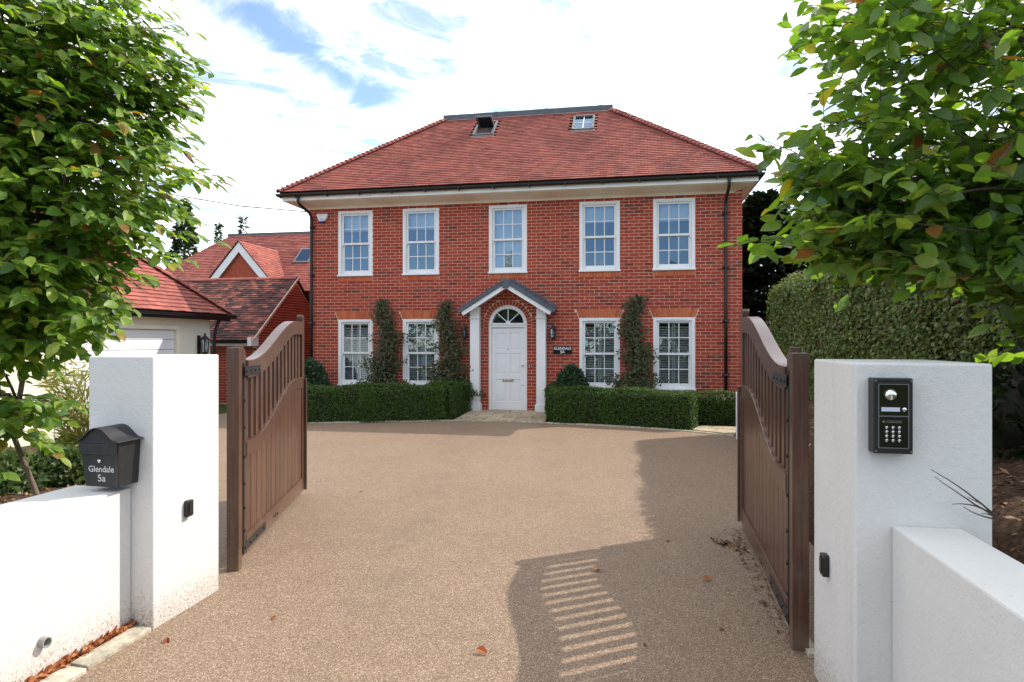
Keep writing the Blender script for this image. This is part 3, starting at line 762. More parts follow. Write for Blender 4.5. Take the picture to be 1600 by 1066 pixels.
for u in (.075, 9.985):
    pts = [(u - .0, -.535, 5.18), (u, -.535, 5.06), (u, -.50, 4.98), (u, -.16, 4.84), (u, -.075, 4.77), (u, -.065, 4.66), (u, -.065, 2.5), (u, -.065, .1)]
    if u < 1: pts[0] = (u - .10, -.535, 5.18); pts[1] = (u - .10, -.535, 5.06); pts[2] = (u - .08, -.49, 4.98)
    p = MB().tube(pts, .036, 10)
    for z in (4.5, 3.3, 2.1, .9): p.lathe([(.036, -.03), (.046, -.03), (.046, .03), (.036, .03)], 10, (u, -.065, z)); p.box(u - .07, u + .07, -.03, -.006, z - .02, z + .02)
    p.build('downpipe', M['black'], house, smooth=True)


# tiled slopes
def tile_rows(L, rng_f, gauge=.1, tw=.165, holes=(), seed=0):
    """list of (u0,u1,t) on a slope of length L; rng_f(t)->(ulo,uhi)"""
    out = []; n = int(round(L / gauge))
    for i in range(n):
        t = i * gauge; lo, hi = rng_f(t + gauge / 2); x = -20 * tw + (tw / 2) * (i % 2) + lo - (lo % tw)
        x = math.floor((lo - tw) / tw) * tw + (tw / 2) * (i % 2)
        while x < hi:
            a, b = max(lo, x), min(hi, x + tw - .003); x += tw
            if b - a < .02: continue
            if any(h[0] < (a + b) / 2 < h[1] and h[2] < t + gauge / 2 < h[3] for h in holes): continue
            out.append((a, b, t, i))
    return out
def tile_box(b, M4, a, e, t, gauge, lift=0., w=.017):
    tl = gauge * 1.25
    p = [(a, t - .008, .024 + lift), (e, t - .008, .024 + lift), (e, t + tl, .002), (a, t + tl, .002), (a, t - .008, .024 + w + lift), (e, t - .008, .024 + w + lift), (e, t + tl, .002 + w), (a, t + tl, .002 + w)]
    b.add([M4 @ Vector(q) for q in p], [(4, 5, 6, 7), (0, 1, 5, 4), (1, 2, 6, 5), (3, 0, 4, 7)])
def slope_matrix(org, udir, sdir):
    u, s = Vector(udir).normalized(), Vector(sdir).normalized(); n = u.cross(s)
    m = Matrix((u, s, n)).transposed().to_4x4(); m.translation = Vector(org); return m
EAV, EZ0, PITCH = .53, 5.275, math.atan2(7.90 - 5.275, 2.70 + .53)
DT = 2.70 + EAV; SL = DT / math.cos(PITCH)
WR = UR + 2 * EAV
m_front = slope_matrix((-EAV, -EAV, EZ0), (1, 0, 0), (0, math.cos(PITCH), math.sin(PITCH)))
def on_slope(u, v): return (u + EAV, (v + EAV) / math.cos(PITCH))
rl1 = (3.77, 4.33, 1.72, 2.42); rl2 = (6.41, 6.98, 1.70, 2.42)
hl = []
for (a, e, v0, v1) in (rl1, rl2):
    s0, t0 = on_slope(a, v0); s1, t1 = on_slope(e, v1); hl.append((s0 - .03, s1 + .03, t0 - .05, t1 + .05))
rt = tile_rows(SL, lambda t: (t * math.cos(PITCH) + .03, WR - t * math.cos(PITCH) - .03), holes=hl)
roof = MB()
tri = [(0, 0, -.006), (WR, 0, -.006), (WR - DT, SL, -.006), (DT, SL, -.006)]
roof.add([m_front @ Vector(p) for p in tri], [(0, 1, 2, 3)])
BK = DEPTH + .53
roof.add([(-EAV, -EAV, EZ0 - .004), (DT - EAV, DT - EAV, 7.896), (DT - EAV, BK - DT, 7.896), (-EAV, BK, EZ0 - .004)], [(0, 1, 2, 3)])
roof.add([(UR + EAV, -EAV, EZ0 - .004), (UR + EAV, BK, EZ0 - .004), (UR + EAV - DT, BK - DT, 7.896), (UR + EAV - DT, DT - EAV, 7.896)], [(0, 1, 2, 3)])
roof.add([(UR + EAV, BK, EZ0 - .004), (-EAV, BK, EZ0 - .004), (DT - EAV, BK - DT, 7.896), (UR + EAV - DT, BK - DT, 7.896)], [(0, 1, 2, 3)])
roof.add([(-EAV, -EAV, EZ0 - .03), (-EAV, BK, EZ0 - .03), (UR + EAV, BK, EZ0 - .03), (UR + EAV, -EAV, EZ0 - .03)], [(0, 1, 2, 3)])
roofo = roof.build('roof', M['underlay'], house)
def tdist(r):
    p = m_front @ Vector(((r[0] + r[1]) / 2, r[2], 0)); return (Vector(hw(p.x, p.y, p.z)) - cp).length
fullt = sorted([r for r in rt if abs(r[1] - r[0] - .162) < 1e-6 and r[3] > 0], key=tdist)[:300]; fset = set(fullt)
tb = MB(); tile_box(tb, Matrix.Identity(4), 0, .162, 0, .1); tme = tb.mesh('roof_tile', M['tile'])
for r in fullt:
    o = link('roof_tile', tme, roofo, m_front @ Matrix.Translation((r[0], r[2] + random.uniform(-.002, .002), random.uniform(0, .002))))
tb = MB()
for r in rt:
    if r not in fset: tile_box(tb, m_front, r[0], r[1], r[2] + random.uniform(-.002, .002), .1, random.uniform(0, .0025))
for (org, ud, sd) in (((-EAV, BK, EZ0), (0, -1, 0), (math.cos(PITCH), 0, math.sin(PITCH))), ((UR + EAV, -EAV, EZ0), (0, 1, 0), (-math.cos(PITCH), 0, math.sin(PITCH)))):
    mm = slope_matrix(org, ud, sd); Wd = BK + EAV
    for r in tile_rows(SL, lambda t: (t * math.cos(PITCH) + .03, Wd - t * math.cos(PITCH) - .03), tw=.33): tile_box(tb, mm, r[0], r[1], r[2], .1, random.uniform(0, .004))
tb.build('tile_courses', M['tile'], roofo, kind='stuff', fix=False)
# bonnet hip tiles
hb = MB(); nseg = 6; vs = []
for (s, rr, hh) in ((-.03, .130, .040), (.16, .105, .014)):
    for k in range(nseg + 1):
        t = math.pi * k / nseg; vs.append((s, -math.cos(t) * rr, hh - .035 + math.sin(t) * rr * .62))
for (s, rr, hh) in ((-.03, .116, .027),):
    for k in range(nseg + 1):
        t = math.pi * k / nseg; vs.append((s, -math.cos(t) * rr, hh - .035 + math.sin(t) * rr * .60))
n1_ = nseg + 1
fsb = [(k, k + 1, n1_ + k + 1, n1_ + k) for k in range(nseg)] + [(k, 2 * n1_ + k, 2 * n1_ + k + 1, k + 1) for k in range(nseg)]
hb.add(vs, fsb); hme = hb.mesh('hip_tile', M['tile'])
for (c0, c1) in (((-EAV, -EAV, EZ0 + .02), (DT - EAV, DT - EAV, 7.93)), ((UR + EAV, -EAV, EZ0 + .02), (UR + EAV - DT, DT - EAV, 7.93))):
    c0, c1 = Vector(c0), Vector(c1); n = 40; x = (c1 - c0).normalized(); y = Vector((0, 0, 1)).cross(x).normalized(); z = x.cross(y)
    for k in range(n):
        m = Matrix((x, y, z)).transposed().to_4x4(); m.translation = c0.lerp(c1, (k + .1) / n) + Vector((0, 0, random.uniform(-.004, .004))); m = m @ Matrix.Scale((c1 - c0).length / n / .13 * 1.0, 4, (1, 0, 0))
        link('hip_tile', hme, roofo, m)
# lead crown edge
cr = MB(); cu0, cu1, cv0, cv1 = DT - EAV - .02, UR + EAV - DT + .02, DT - EAV - .02, BK - DT + .02
cr.box(cu0, cu1, cv0, cv1, 7.94, 8.08)
for k in (.32, .62, .93): cr.box(cu0 + (cu1 - cu0) * k - .05, cu0 + (cu1 - cu0) * k + .05, cv0 - .008, cv0 - .0005, 7.945, 8.085)
cr.build('lead_capping', M['lead'], house, bevel=.008)
MB().box(cu0 + .03, cu1 - .03, cv0 + .01, cv1 - .01, 7.88, 7.938).build('crown_trim', M['blind'], house)
# rooflights
for idx, (a, e, v0, v1) in enumerate((rl1, rl2)):
    s0, t0 = on_slope(a, v0); s1, t1 = on_slope(e, v1)
    def P(mm, b, *bx): 
        q = MB().box(*bx); b.add([mm @ Vector(p) for p in q.v], q.f)
    fr = MB(); fw = .055
    P(m_front, fr, s0, s0 + fw, t0, t1, 0, .07); P(m_front, fr, s1 - fw, s1, t0, t1, 0, .07); P(m_front, fr, s0 + fw, s1 - fw, t0, t0 + fw, 0, .06); P(m_front, fr, s0 + fw, s1 - fw, t1 - fw, t1, 0, .085)
    P(m_front, fr, s0 - .03, s1 + .03, t0 - .09, t0 - .002, .020, .034)
    fo = fr.build('rooflight', M['alu'], house, bevel=.004)
    inner = MB(); P(m_front, inner, s0 + fw, s1 - fw, t0 + fw, t1 - fw, -.20, -.19)
    P(m_front, inner, s0 + fw - .004, s0 + fw, t0 + fw, t1 - fw, -.19, .0); P(m_front, inner, s1 - fw, s1 - fw + .004, t0 + fw, t1 - fw, -.19, 0)
    if idx == 0:
        inner.build('reveal', mat('varnished_pine', (.30, .13, .05), .5), fo)
        lk = MB(); 
        for (ss, tt_, sz) in ((.08, .10, .05), (.14, .19, .04), (.40, .27, .045)): P(m_front, lk, s0 + ss, s0 + ss + sz * 2, t0 + tt_, t0 + tt_ + sz * 1.5, -.18, -.12)
        lk.build('light_spots', mat('pale_light_spot', (.62, .42, .20), .5), fo)  # pale blocks painted as bright spots of light inside the rooflight
        pm = m_front @ Matrix.Translation((0, (t0 + t1) / 2 + .12, .03)) @ Matrix.Rotation(R(-62), 4, 'X') @ Matrix.Translation((0, -(t0 + t1) / 2, 0))
        sh = MB(); q0, q1 = s0 + fw + .004, s1 - fw - .004
        P(pm, sh, q0, q0 + .04, t0 + fw, t1 - fw, 0, .045); P(pm, sh, q1 - .04, q1, t0 + fw, t1 - fw, 0, .045); P(pm, sh, q0 + .04, q1 - .04, t0 + fw, t0 + fw + .04, 0, .045); P(pm, sh, q0 + .04, q1 - .04, t1 - fw - .04, t1 - fw, 0, .045)
        sh.build('opened_sash', M['alu'], fo, bevel=.003)
        gl = MB(); P(pm, gl, q0 + .04, q1 - .04, t0 + fw + .04, t1 - fw - .04, .02, .024); gl.build('pane', M['glass'], fo)
    else:
        inner.build('reveal', M['blind'], fo)
        mid = (s0 + s1) / 2
        sh = MB(); P(m_front, sh, mid - .010, mid + .010, t0 + fw, t1 - fw, .02, .05); P(m_front, sh, s0 + fw, s1 - fw, (t0 + t1) / 2 - .008, (t0 + t1) / 2 + .008, .022, .045); sh.build('glazing_bar', M['white'], fo)
        for (p, q) in ((s0 + fw, mid - .012), (mid + .012, s1 - fw)):
            gl = MB(); P(m_front, gl, p, q, t0 + fw, t1 - fw, .03, .034); gl.build('pane', M['glass'], fo)


# ------------------------------------------------------------------ lettering
def text_mesh(name, body, size, m, parent, loc, rot=(R(90), 0, 0), depth=.001, xs=1.0, bold=0.0):
    cu = bpy.data.curves.new(name, 'FONT'); cu.body = body; cu.size = size; cu.extrude = depth; cu.offset = bold; cu.align_x = 'CENTER'; cu.align_y = 'CENTER'
    tmp = bpy.data.objects.new('lettering_source', cu); col.objects.link(tmp)
    bpy.context.view_layer.update()
    me = bpy.data.meshes.new_from_object(tmp.evaluated_get(bpy.context.evaluated_depsgraph_get()))
    bpy.data.objects.remove(tmp); bpy.data.curves.remove(cu)
    me.materials.clear(); me.materials.append(m); me.name = name
    o = link(name, me, parent); o.location = loc; o.rotation_euler = rot; o.scale = (xs, 1, 1); return o

# ------------------------------------------------------------------ wall mounted things
def lantern(loc, rz, label, group, s=1.0):
    t = thing('wall_lantern', label, 'lantern', loc, rz, group)
    fr = MB(); H = .22 * s; w0, w1 = .050 * s, .066 * s; yc = -.11 * s
    for k in range(6):
        a0 = math.pi / 3 * k + math.pi / 6; c, sn = math.cos(a0), math.sin(a0)
        fr.tube([(c * w0, yc + sn * w0, -.11 * s), (c * w1, yc + sn * w1, .09 * s)], .0075 * s, 5)
    fr.lathe([(.02 * s, -.17 * s), (.012 * s, -.15 * s), (.04 * s, -.125 * s), (.058 * s, -.11 * s), (.058 * s, -.10 * s)], 6, (0, yc, 0))
    fr.lathe([(.078 * s, .088 * s), (.072 * s, .10 * s), (.045 * s, .135 * s), (.02 * s, .15 * s), (.013 * s, .17 * s), (.016 * s, .185 * s), (.004 * s, .20 * s)], 6, (0, yc, 0))
    fr.build('cage', M['iron'], t)
    b = MB().box(-.035 * s, .035 * s, -.014, -.001, -.16 * s, .16 * s); b.tube([(0, -.01, .12 * s), (0, -.05 * s, .10 * s), (0, -.06 * s, .0), (0, yc + .05 * s, -.10 * s)], .010 * s, 6); b.build('bracket', M['iron'], t)
    for k in range(6):
        a0, a1 = math.pi / 3 * k + math.pi / 6 + .1, math.pi / 3 * (k + 1) + math.pi / 6 - .1
        MB().add([(math.cos(a0) * w0 * .97, yc + math.sin(a0) * w0 * .97, -.105 * s), (math.cos(a1) * w0 * .97, yc + math.sin(a1) * w0 * .97, -.105 * s), (math.cos(a1) * w1 * .97, yc + math.sin(a1) * w1 * .97, .086 * s), (math.cos(a0) * w1 * .97, yc + math.sin(a0) * w1 * .97, .086 * s)], [(0, 1, 2, 3)]).build('pane', M['lampglass'], t)
    MB().lathe([(.012 * s, -.10 * s), (.022 * s, -.06 * s), (.022 * s, .03 * s), (.008 * s, .05 * s)], 8, (0, yc, 0)).build('bulb', M['blind'], t, smooth=True)
    return t
lantern(hw(4.02, -.012, 1.87), -A, 'black wall lantern left of the front door beside the climber', 'black lanterns on house walls')
lantern(hw(6.14, -.012, 1.85), -A, 'black wall lantern above the slate name plaque by the front door', 'black lanterns on house walls')

pl = thing('name_plaque', 'black slate house name plaque reading GLENDALE 5A on the brick wall', 'sign', hw(6.349, -.012, 1.455), -A)
MB().box(-.215, .215, -.022, 0, -.09, .09).build('slate', mat('black_slate', (.010, .010, .011), .75, .2, 20, .1, 60, .2), pl, bevel=.004)
text_mesh('lettering', 'GLENDALE', .088, M['white'], pl, (0, -.0235, .035), xs=.94, bold=.0018)
text_mesh('lettering', '5A', .092, M['white'], pl, (0, -.0235, -.045), bold=.0018)

al = thing('alarm_box', 'white burglar alarm bell box with blue base high on the brick wall', 'alarm box', hw(.362, -.012, 4.72), -A)
out6 = [(-.14, .105), (.14, .105), (.145, .06), (.085, -.06), (.06, -.075), (-.06, -.075), (-.085, -.06), (-.145, .06)]
MB().prism(out6, -.065, 0).build('cover', M['white'], al, bevel=.012)
MB().prism([(-.075, -.077), (.075, -.077), (.055, -.115), (-.055, -.115)], -.06, 0).build('lens', mat('blue_lens', (.03, .02, .16), .25), al, bevel=.006)
for x in (-.045, 0, .045): MB().box(x - .014, x + .014, -.068, -.0655, .035, .07).build('emblem', M['blind'], al)
MB().box(-.06, .06, -.068, -.0655, -.02, -.012).build('emblem', mat('blue_print', (.10, .12, .40), .4), al)
MB().box(-.05, .05, -.068, -.0655, -.045, -.036).build('emblem', bpy.data.materials['blue_print'], al)

# ------------------------------------------------------------------ gate pillars and low walls (parallel to the house)
def dirs(): return Vector((CA, -SA, 0)), Vector((SA, CA, 0))
EX, EY = dirs()
def rbox(name, label, cat, org, x0, x1, y0, y1, z0, z1, m, bevel=.009):
    o = MB().box(x0, x1, y0, y1, z0, z1).build(name, m, bevel=bevel); o.location = (*org, 0); o.rotation_euler = (0, 0, -A); return tag(o, label, cat)
LP, RP = (-2.07, 3.69), (1.405, 2.62)
rbox('gate_pillar', 'white rendered gate pillar beside the black mailbox', 'pillar', LP, -.43, 0, 0, .605, -.05, 1.574, M['stucco'])
rbox('gate_pillar', 'white rendered gate pillar carrying the black intercom', 'pillar', RP, 0, .505, 0, .595, -.05, 1.574, M['stucco'])
lw = MB().box(-.515, -.14, -3.4, -.002, -.05, .815).build('low_wall', M['stucco'], bevel=.009); lw.location = (*LP, 0); lw.rotation_euler = (0, 0, -A)
tag(lw, 'low white rendered wall under the black mailbox', 'wall')
rw = MB().box(.136, .394, -3.2, -.002, -.05, .917).build('low_wall', M['stucco'], bevel=.009); rw.location = (*RP, 0); rw.rotation_euler = (0, 0, -A)
tag(rw, 'low white rendered wall running forward below the intercom pillar', 'wall')
pp = MB(); pp.lathe([(.026, -.03), (.026, .035), (.021, .035), (.021, -.02)], 16, (-.14, -.58, .186), 'x'); pp.build('drain_pipe', mat('grey_pvc', (.30, .29, .27), .5), lw, smooth=False)
MB().lathe([(.0205, -.01), (.0205, -.008)], 16, (-.14, -.58, .186), 'x').build('drain_pipe', M['iron'], lw)  # black disc stands in for the shade inside the pipe

# photocell sensors on the inner faces of the pillars
def sensor(org, x, y, z, sx, label):
    t = thing('gate_sensor', label, 'sensor', (*org, 0), -A, 'gate photocell sensors')
    b = MB(); o = [(y - .028, z - .05), (y + .022, z - .05), (y + .028, z - .04), (y + .028, z + .05), (y - .022, z + .05), (y - .028, z + .04)]
    b.prism(o, x, x + sx * .03, 'x'); b.build('housing', M['black'], t, bevel=.005)
    MB().box(min(x + sx * .0305, x + sx * .034), max(x + sx * .0305, x + sx * .034), y - .016, y + .016, z - .034, z + .034).build('lens', mat('smoked_lens', (.008, .008, .009), .12, 0, 3, 0, 30, .6), t, bevel=.001)
sensor(LP, .0, .285, .628, 1, 'small black photocell sensor low on the pillar next to the mailbox')
sensor(RP, .0, .365, .622, -1, 'small black photocell sensor low on the intercom pillar')

# intercom on the front of the right pillar
ic = thing('intercom', 'black intercom entry panel with camera and keypad on white pillar', 'intercom', (RP[0] + EX.x * .12 , RP[1] + EX.y * .12, 1.366), -A)
IH, IW = .150, .072
MB().box(-IW, IW, -.062, -.001, -IH, IH).build('housing', M['black'], ic, bevel=.004)
bz = MB(); ih, iw = .128, .056
for (a, e, z0, z1) in ((-iw, -iw + .003, -ih, ih), (iw - .003, iw, -ih, ih), (-iw + .003, iw - .003, ih - .003, ih), (-iw + .003, iw - .003, -ih, -ih + .003), (-iw + .003, iw - .003, -.002, .0015)): bz.box(a, e, -.066, -.062, z0, z1)
bz.build('trim', M['alu'], ic)
gp_ = mat('gloss_panel', (.008, .009, .006), .12, .1, 5, 0, 30, .6)
MB().box(-iw + .004, iw - .004, -.0645, -.0622, .004, ih - .005).build('camera_panel', gp_, ic); MB().box(-iw + .004, iw - .004, -.0645, -.0622, -ih + .005, -.005).build('keypad_panel', gp_, ic)
dome = MB(); prof = [(.024 * math.cos(t), -.0645 - .022 * math.sin(t)) for t in np.linspace(0, 1.5, 7)]
dome.lathe(prof, 18, (-.012, 0, .085), 'y'); dome.build('camera_dome', M['chrome'], ic, smooth=True)
MB().box(-.045, .022, -.068, -.0647, .019, .035).build('name_card', mat('name_card', (.55, .57, .68), .3, .02), ic)
MB().lathe([(.008, -.0647), (.008, -.069), (.003, -.071)], 12, (.038, 0, .027), 'y').build('call_button', M['chrome'], ic)
for k in range(12): MB().lathe([(.0062, -.0647), (.0058, -.0685), (.002, -.0695)], 10, (-.026 + .023 * (k % 3), 0, -.045 - .017 * (k // 3)), 'y').build('key', M['chrome'], ic)
MB().lathe([(.005, -.0647), (.005, -.067)], 8, (-.037, 0, -.022), 'y').build('indicator', M['chrome'], ic)
for k in range(2): MB().box(-.028, .030, -.066, -.0647, -.020 - k * .006, -.018 - k * .006).build('speaker_slot', M['alu'], ic)
for (sx, sz) in ((-1, 1), (1, 1), (-1, -1), (1, -1)): MB().lathe([(.004, -.062), (.004, -.064)], 8, (sx * (IW - .008), 0, sz * (IH - .010)), 'y').build('screw', M['alu'], ic)

# mailbox on the left low wall against the pillar
mbx = thing('mailbox', 'black metal mailbox lettered Glendale 5a on the low white wall', 'mailbox', (LP[0] - EX.x * .200, LP[1] - EX.y * .200, .848), -A)
yb = -.003; yf = -.160; H0 = .258
wB, wT = .107, .124
bd_ = MB()
bd_.add([(-wB, yf + .012, 0), (wB, yf + .012, 0), (wB, yb, 0), (-wB, yb, 0), (-wT, yf - .012, H0), (wT, yf - .012, H0), (wT, yb, H0), (-wT, yb, H0)], [(0, 3, 2, 1), (4, 5, 6, 7), (0, 1, 5, 4), (1, 2, 6, 5), (2, 3, 7, 6), (3, 0, 4, 7)])
bd_.build('body', M['iron'], mbx, bevel=.004)
xs = np.linspace(-.146, .146, 33)
def lidz(x):
    t = min(1, abs(x) / .128); return H0 + .072 * (.5 + .5 * math.cos(math.pi * t ** 1.15)) - (.0 if abs(x) < .128 else .004)
ld = MB(); ld.strip([(x, lidz(x)) for x in xs], [(x, lidz(x) + .006) for x in xs], yf - .034, yb)
xq = np.linspace(-.122, .122, 25)
ld.strip([(x, H0 - .012) for x in xq], [(x, max(H0 - .002, lidz(x) - .001)) for x in xq], yf - .018, yb - .006)
ld.build('lid', M['iron'], mbx, bevel=.002)
fp = MB(); fz = .186
fp.prism([(-wT + .006, fz), (wT - .006, fz), (wT - .002, H0 - .013), (-wT + .002, H0 - .013)], yf - .020, yf - .0125); fp.build('flap', M['iron'], mbx, bevel=.003)
MB().lathe([(.011, 0), (.011, -.006), (.008, -.010), (.002, -.011)], 14, (.0, yf - .004, .148), 'y').build('lock', M['chrome'], mbx)
tilt = math.atan2(.024, H0)
def yface(z): return yf + .012 - .024 * z / H0 - .0008
text_mesh('lettering', 'Glendale', .050, M['silver'], mbx, (0.004, yface(.100), .100), rot=(R(90) + tilt, 0, 0), xs=.92)
text_mesh('lettering', '5a', .056, M['silver'], mbx, (0.002, yface(.048), .048), rot=(R(90) + tilt, 0, 0))

# ------------------------------------------------------------------ gates
def S(t): t = min(1, max(0, t)); return t * t * (3 - 2 * t)
GL = 2.22
def ztop(s): return 1.52 + .345 * S((s - .2) / 1.58)
def zmid(s): return .905 + .375 * S((s - .35) / 1.45)
def gate(hinge, free, fy, label):
    hx, hy = hinge; fx_, fyy = free
    t = thing('driveway_gate', label, 'gate', (hx, hy, 0), math.atan2(fyy - hy, fx_ - hx), 'pair of swan neck driveway gates')
    zb = .055; th = .03; W = M['gate']
    f0, f1 = (-th, th)
    ear = [(0, zb), (.10, zb), (.10, 1.50), (.095, 1.56), (.07, 1.60), (.035, 1.625), (0, 1.63)]
    MB().prism(ear, f0, f1).build('stile', W, t, bevel=.005)
    top = 1.945; e0, e1 = GL - .11, GL
    cap = [(e0, zb), (e1, zb), (e1, 1.90), (e1 - .004, top - .02), (e1 - .02, top), (e0 + .02, top), (e0 + .004, top - .02), (e0, 1.90)]
    MB().prism(cap, f0, f1).build('stile', W, t, bevel=.005)
    MB().box(e1 - .028, e1 + .012, fy * .046 - .012, fy * .046 + .012, zb, 1.26).build('meeting_strip', W, t, bevel=.004)
    xs = np.linspace(.102, e0 - .002, 40)
    MB().strip([(x, ztop(x) - .135 - .03 * abs(math.sin(math.pi * S((x - .2) / 1.58)))) for x in xs], [(x, ztop(x)) for x in xs], -.045, .045).build('top_rail', W, t, bevel=.006)
    MB().strip([(x, zmid(x) - .115) for x in xs], [(x, zmid(x)) for x in xs], -.036, .036).build('middle_rail', W, t, bevel=.006)
    MB().box(.102, e0 - .002, -.034, .034, zb, zb + .145).build('bottom_rail', W, t, bevel=.006)
    n = 14; p = (e0 - .1) / n
    for k in range(n):
        c = .1 + p * (k + .5) + .0; hwid = .036
        if k == n - 1: pass
        za = min(zmid(c - hwid), zmid(c + hwid)) - .01; zt = min(ztop(c - hwid), ztop(c + hwid)) - .12
        MB().box(c - hwid, c + hwid, -.014, .014, za, zt).build('slat', W, t, bevel=.003)
    n = 13; p = (e0 - .1) / n
    for k in range(n):
        a, e = .1 + p * k + .0035, .1 + p * (k + 1) - .0035
        MB().prism([(a, zb + .14), (e, zb + .14), (e, zmid(e) - .10), (a, zmid(a) - .10)], -.013 + fy * .008, .013 + fy * .008).build('board', W, t, bevel=.005)
    y = fy * .0315; y2 = fy * .0375
    lo, hi = min(y, y2), max(y, y2)
    st = MB(); st.box(.012, .052, lo, hi, zb + .02, 1.50)
    st.build('hinge_strap', M['iron'], t, bevel=.002)
    st = MB(); ya, yb_ = fy * .0465, fy * .052
    st.box(.0, .42, min(ya, yb_), max(ya, yb_), 1.405, 1.475); st.build('hinge_strap', M['iron'], t, bevel=.002)
    st = MB(); ya, yb_ = fy * .0355, fy * .041; st.box(.0, .62, min(ya, yb_), max(ya, yb_), zb + .035, zb + .095); st.build('hinge_strap', M['iron'], t, bevel=.002)
    for (x, z, yy) in [(.03, z, .038) for z in (.25, .42, .60, .80, 1.02, 1.22)] + [(x, 1.44, .052) for x in (.04, .15, .27, .38)] + [(x, zb + .065, .041) for x in (.04, .18, .34, .55, .92, 1.0)]:
        MB().lathe([(.012, 0), (.012, fy * .006), (.004, fy * .009)], 8, (x, fy * yy, z), 'y').build('bolt', M['iron'], t)
    hp = MB(); hp.tube([(-.01, 0, 1.44), (-.045, 0, 1.44)], .014, 8); hp.tube([(-.022, 0, 1.38), (-.022, 0, 1.50)], .013, 8); hp.tube([(-.01, 0, .13), (-.045, 0, .13)], .014, 8); hp.build('hinge_pin', M['iron'], t, smooth=True)
    return t
LH, LF = (-2.03, 4.74), (-2.285, 6.95); RH, RF = (1.575, 3.55), (2.065, 5.68)
gl_ = gate(LH, LF, -1, 'open brown timber gate with sunlit boards beside the mailbox pillar')
gr_ = gate(RH, RF, 1, 'open brown timber gate with shaded face beside the intercom pillar')
def gpost(h, f, label, top):
    dv = Vector((f[0] - h[0], f[1] - h[1])).normalized(); o = MB().box(-.125, -.037, -.042, .042, -.04, top)
    o = o.build('gate_post', M['gate'], bevel=.006); o.location = (*h, 0); o.rotation_euler = (0, 0, math.atan2(dv.y, dv.x))
    tag(o, label, 'gate post', 'gate hinge posts')
gpost(LH, LF, 'square brown timber post hinging the sunlit gate', 1.618); gpost(RH, RF, 'square dark brown timber post hinging the shaded gate', 1.60)

# white marker post by the far end of the right gate
o = MB().box(-.035, .035, -.035, .035, 0, .80); o = o.build('marker_post', M['white'], bevel=.006); o.location = (3.835, 10.85, 0); o.rotation_euler = (0, 0, -A)
tag(o, 'slim white post standing at the drive edge beyond the shaded gate', 'post')

# kerb stones and leaf litter along the left wall
ks = bpy.data.objects.new('kerb', None); col.objects.link(ks); struct(ks)
def lpw(x, y): p = Vector((LP[0], LP[1], 0)) + EX * x + EY * y; return (p.x, p.y)
for k in range(6):
    y1_ = -.02 - k * .46; y0_ = y1_ - .44
    b = MB(); j = random.uniform(-.008, .008)
    a1 = .0 if k == 0 else -.0
    b.add([(*lpw(-.10, y0_), -.04), (*lpw(.015 + j, y0_), -.04), (*lpw(.015 + j, y1_), -.04), (*lpw(-.10, y1_), -.04), (*lpw(-.10, y0_), .028), (*lpw(.015 + j, y0_), .022), (*lpw(.015 + j, y1_), .022), (*lpw(-.10, y1_), .028)], [(4, 5, 6, 7), (0, 1, 5, 4), (1, 2, 6, 5), (2, 3, 7, 6), (3, 0, 4, 7)])
    b.build('kerb_stone', M['kerb'], ks, bevel=.006)
# light edging stones under the right gate
kr = bpy.data.objects.new('kerb', None); col.objects.link(kr); struct(kr)
for (a, b) in along([(1.62, 3.35), (1.68, 3.8), (2.16, 5.85)], .34):
    dv = b - a; b_ = MB().box(-.5, .5, -.03, .03, -.04, .022, skip=('b',)); o = b_.build('kerb_stone', M['kerb'], kr); o.location = ((a.x + b.x) / 2 - .03, (a.y + b.y) / 2, random.uniform(-.004, .004)); o.rotation_euler = (0, 0, math.atan2(dv.y, dv.x)); o.scale = (dv.length - .008, 1, 1)


# ------------------------------------------------------------------ neighbouring buildings
def wpt(o, u, v, z=0): return (o[0] + u * CA + v * SA, o[1] - u * SA + v * CA, z)
def roof_obj(parent, mm, rows, gauge, m, nmax, tw, name='tile_courses'):
    """tiles of one slope: the largest nmax as parts, the rest as one part"""
    cen = lambda r: (parent.matrix_world @ (mm @ Vector(((r[0] + r[1]) / 2, r[2], 0))) - cp).length
    fl = sorted([r for r in rows if abs(r[1] - r[0] - (tw - .003)) < 1e-6], key=cen)[:nmax]; fs2 = set(fl)
    if fl:
        b = MB(); tile_box(b, Matrix.Identity(4), 0, tw - .003, 0, gauge); me = b.mesh('roof_tile', m)
        for r in fl: link('roof_tile', me, parent, mm @ Matrix.Translation((r[0], r[2] + random.uniform(-.004, .004), random.uniform(0, .006))))
    b = MB()
    for r in rows:
        if r not in fs2: tile_box(b, mm, r[0], r[1], r[2] + random.uniform(-.004, .004), gauge, random.uniform(0, .006))
    if b.v: b.build(name, m, parent, kind='stuff', fix=False)
bpy.context.view_layer.update()

# white garage whose front faces the drive: local x runs along the front (away from camera), local y away from the drive
GO = wpt((-7.10, 15.05), 0, 0)
gar = thing('white_garage', 'cream rendered garage with white up and over door and hipped red roof', 'garage', (GO[0], GO[1], 0), R(90) - A)
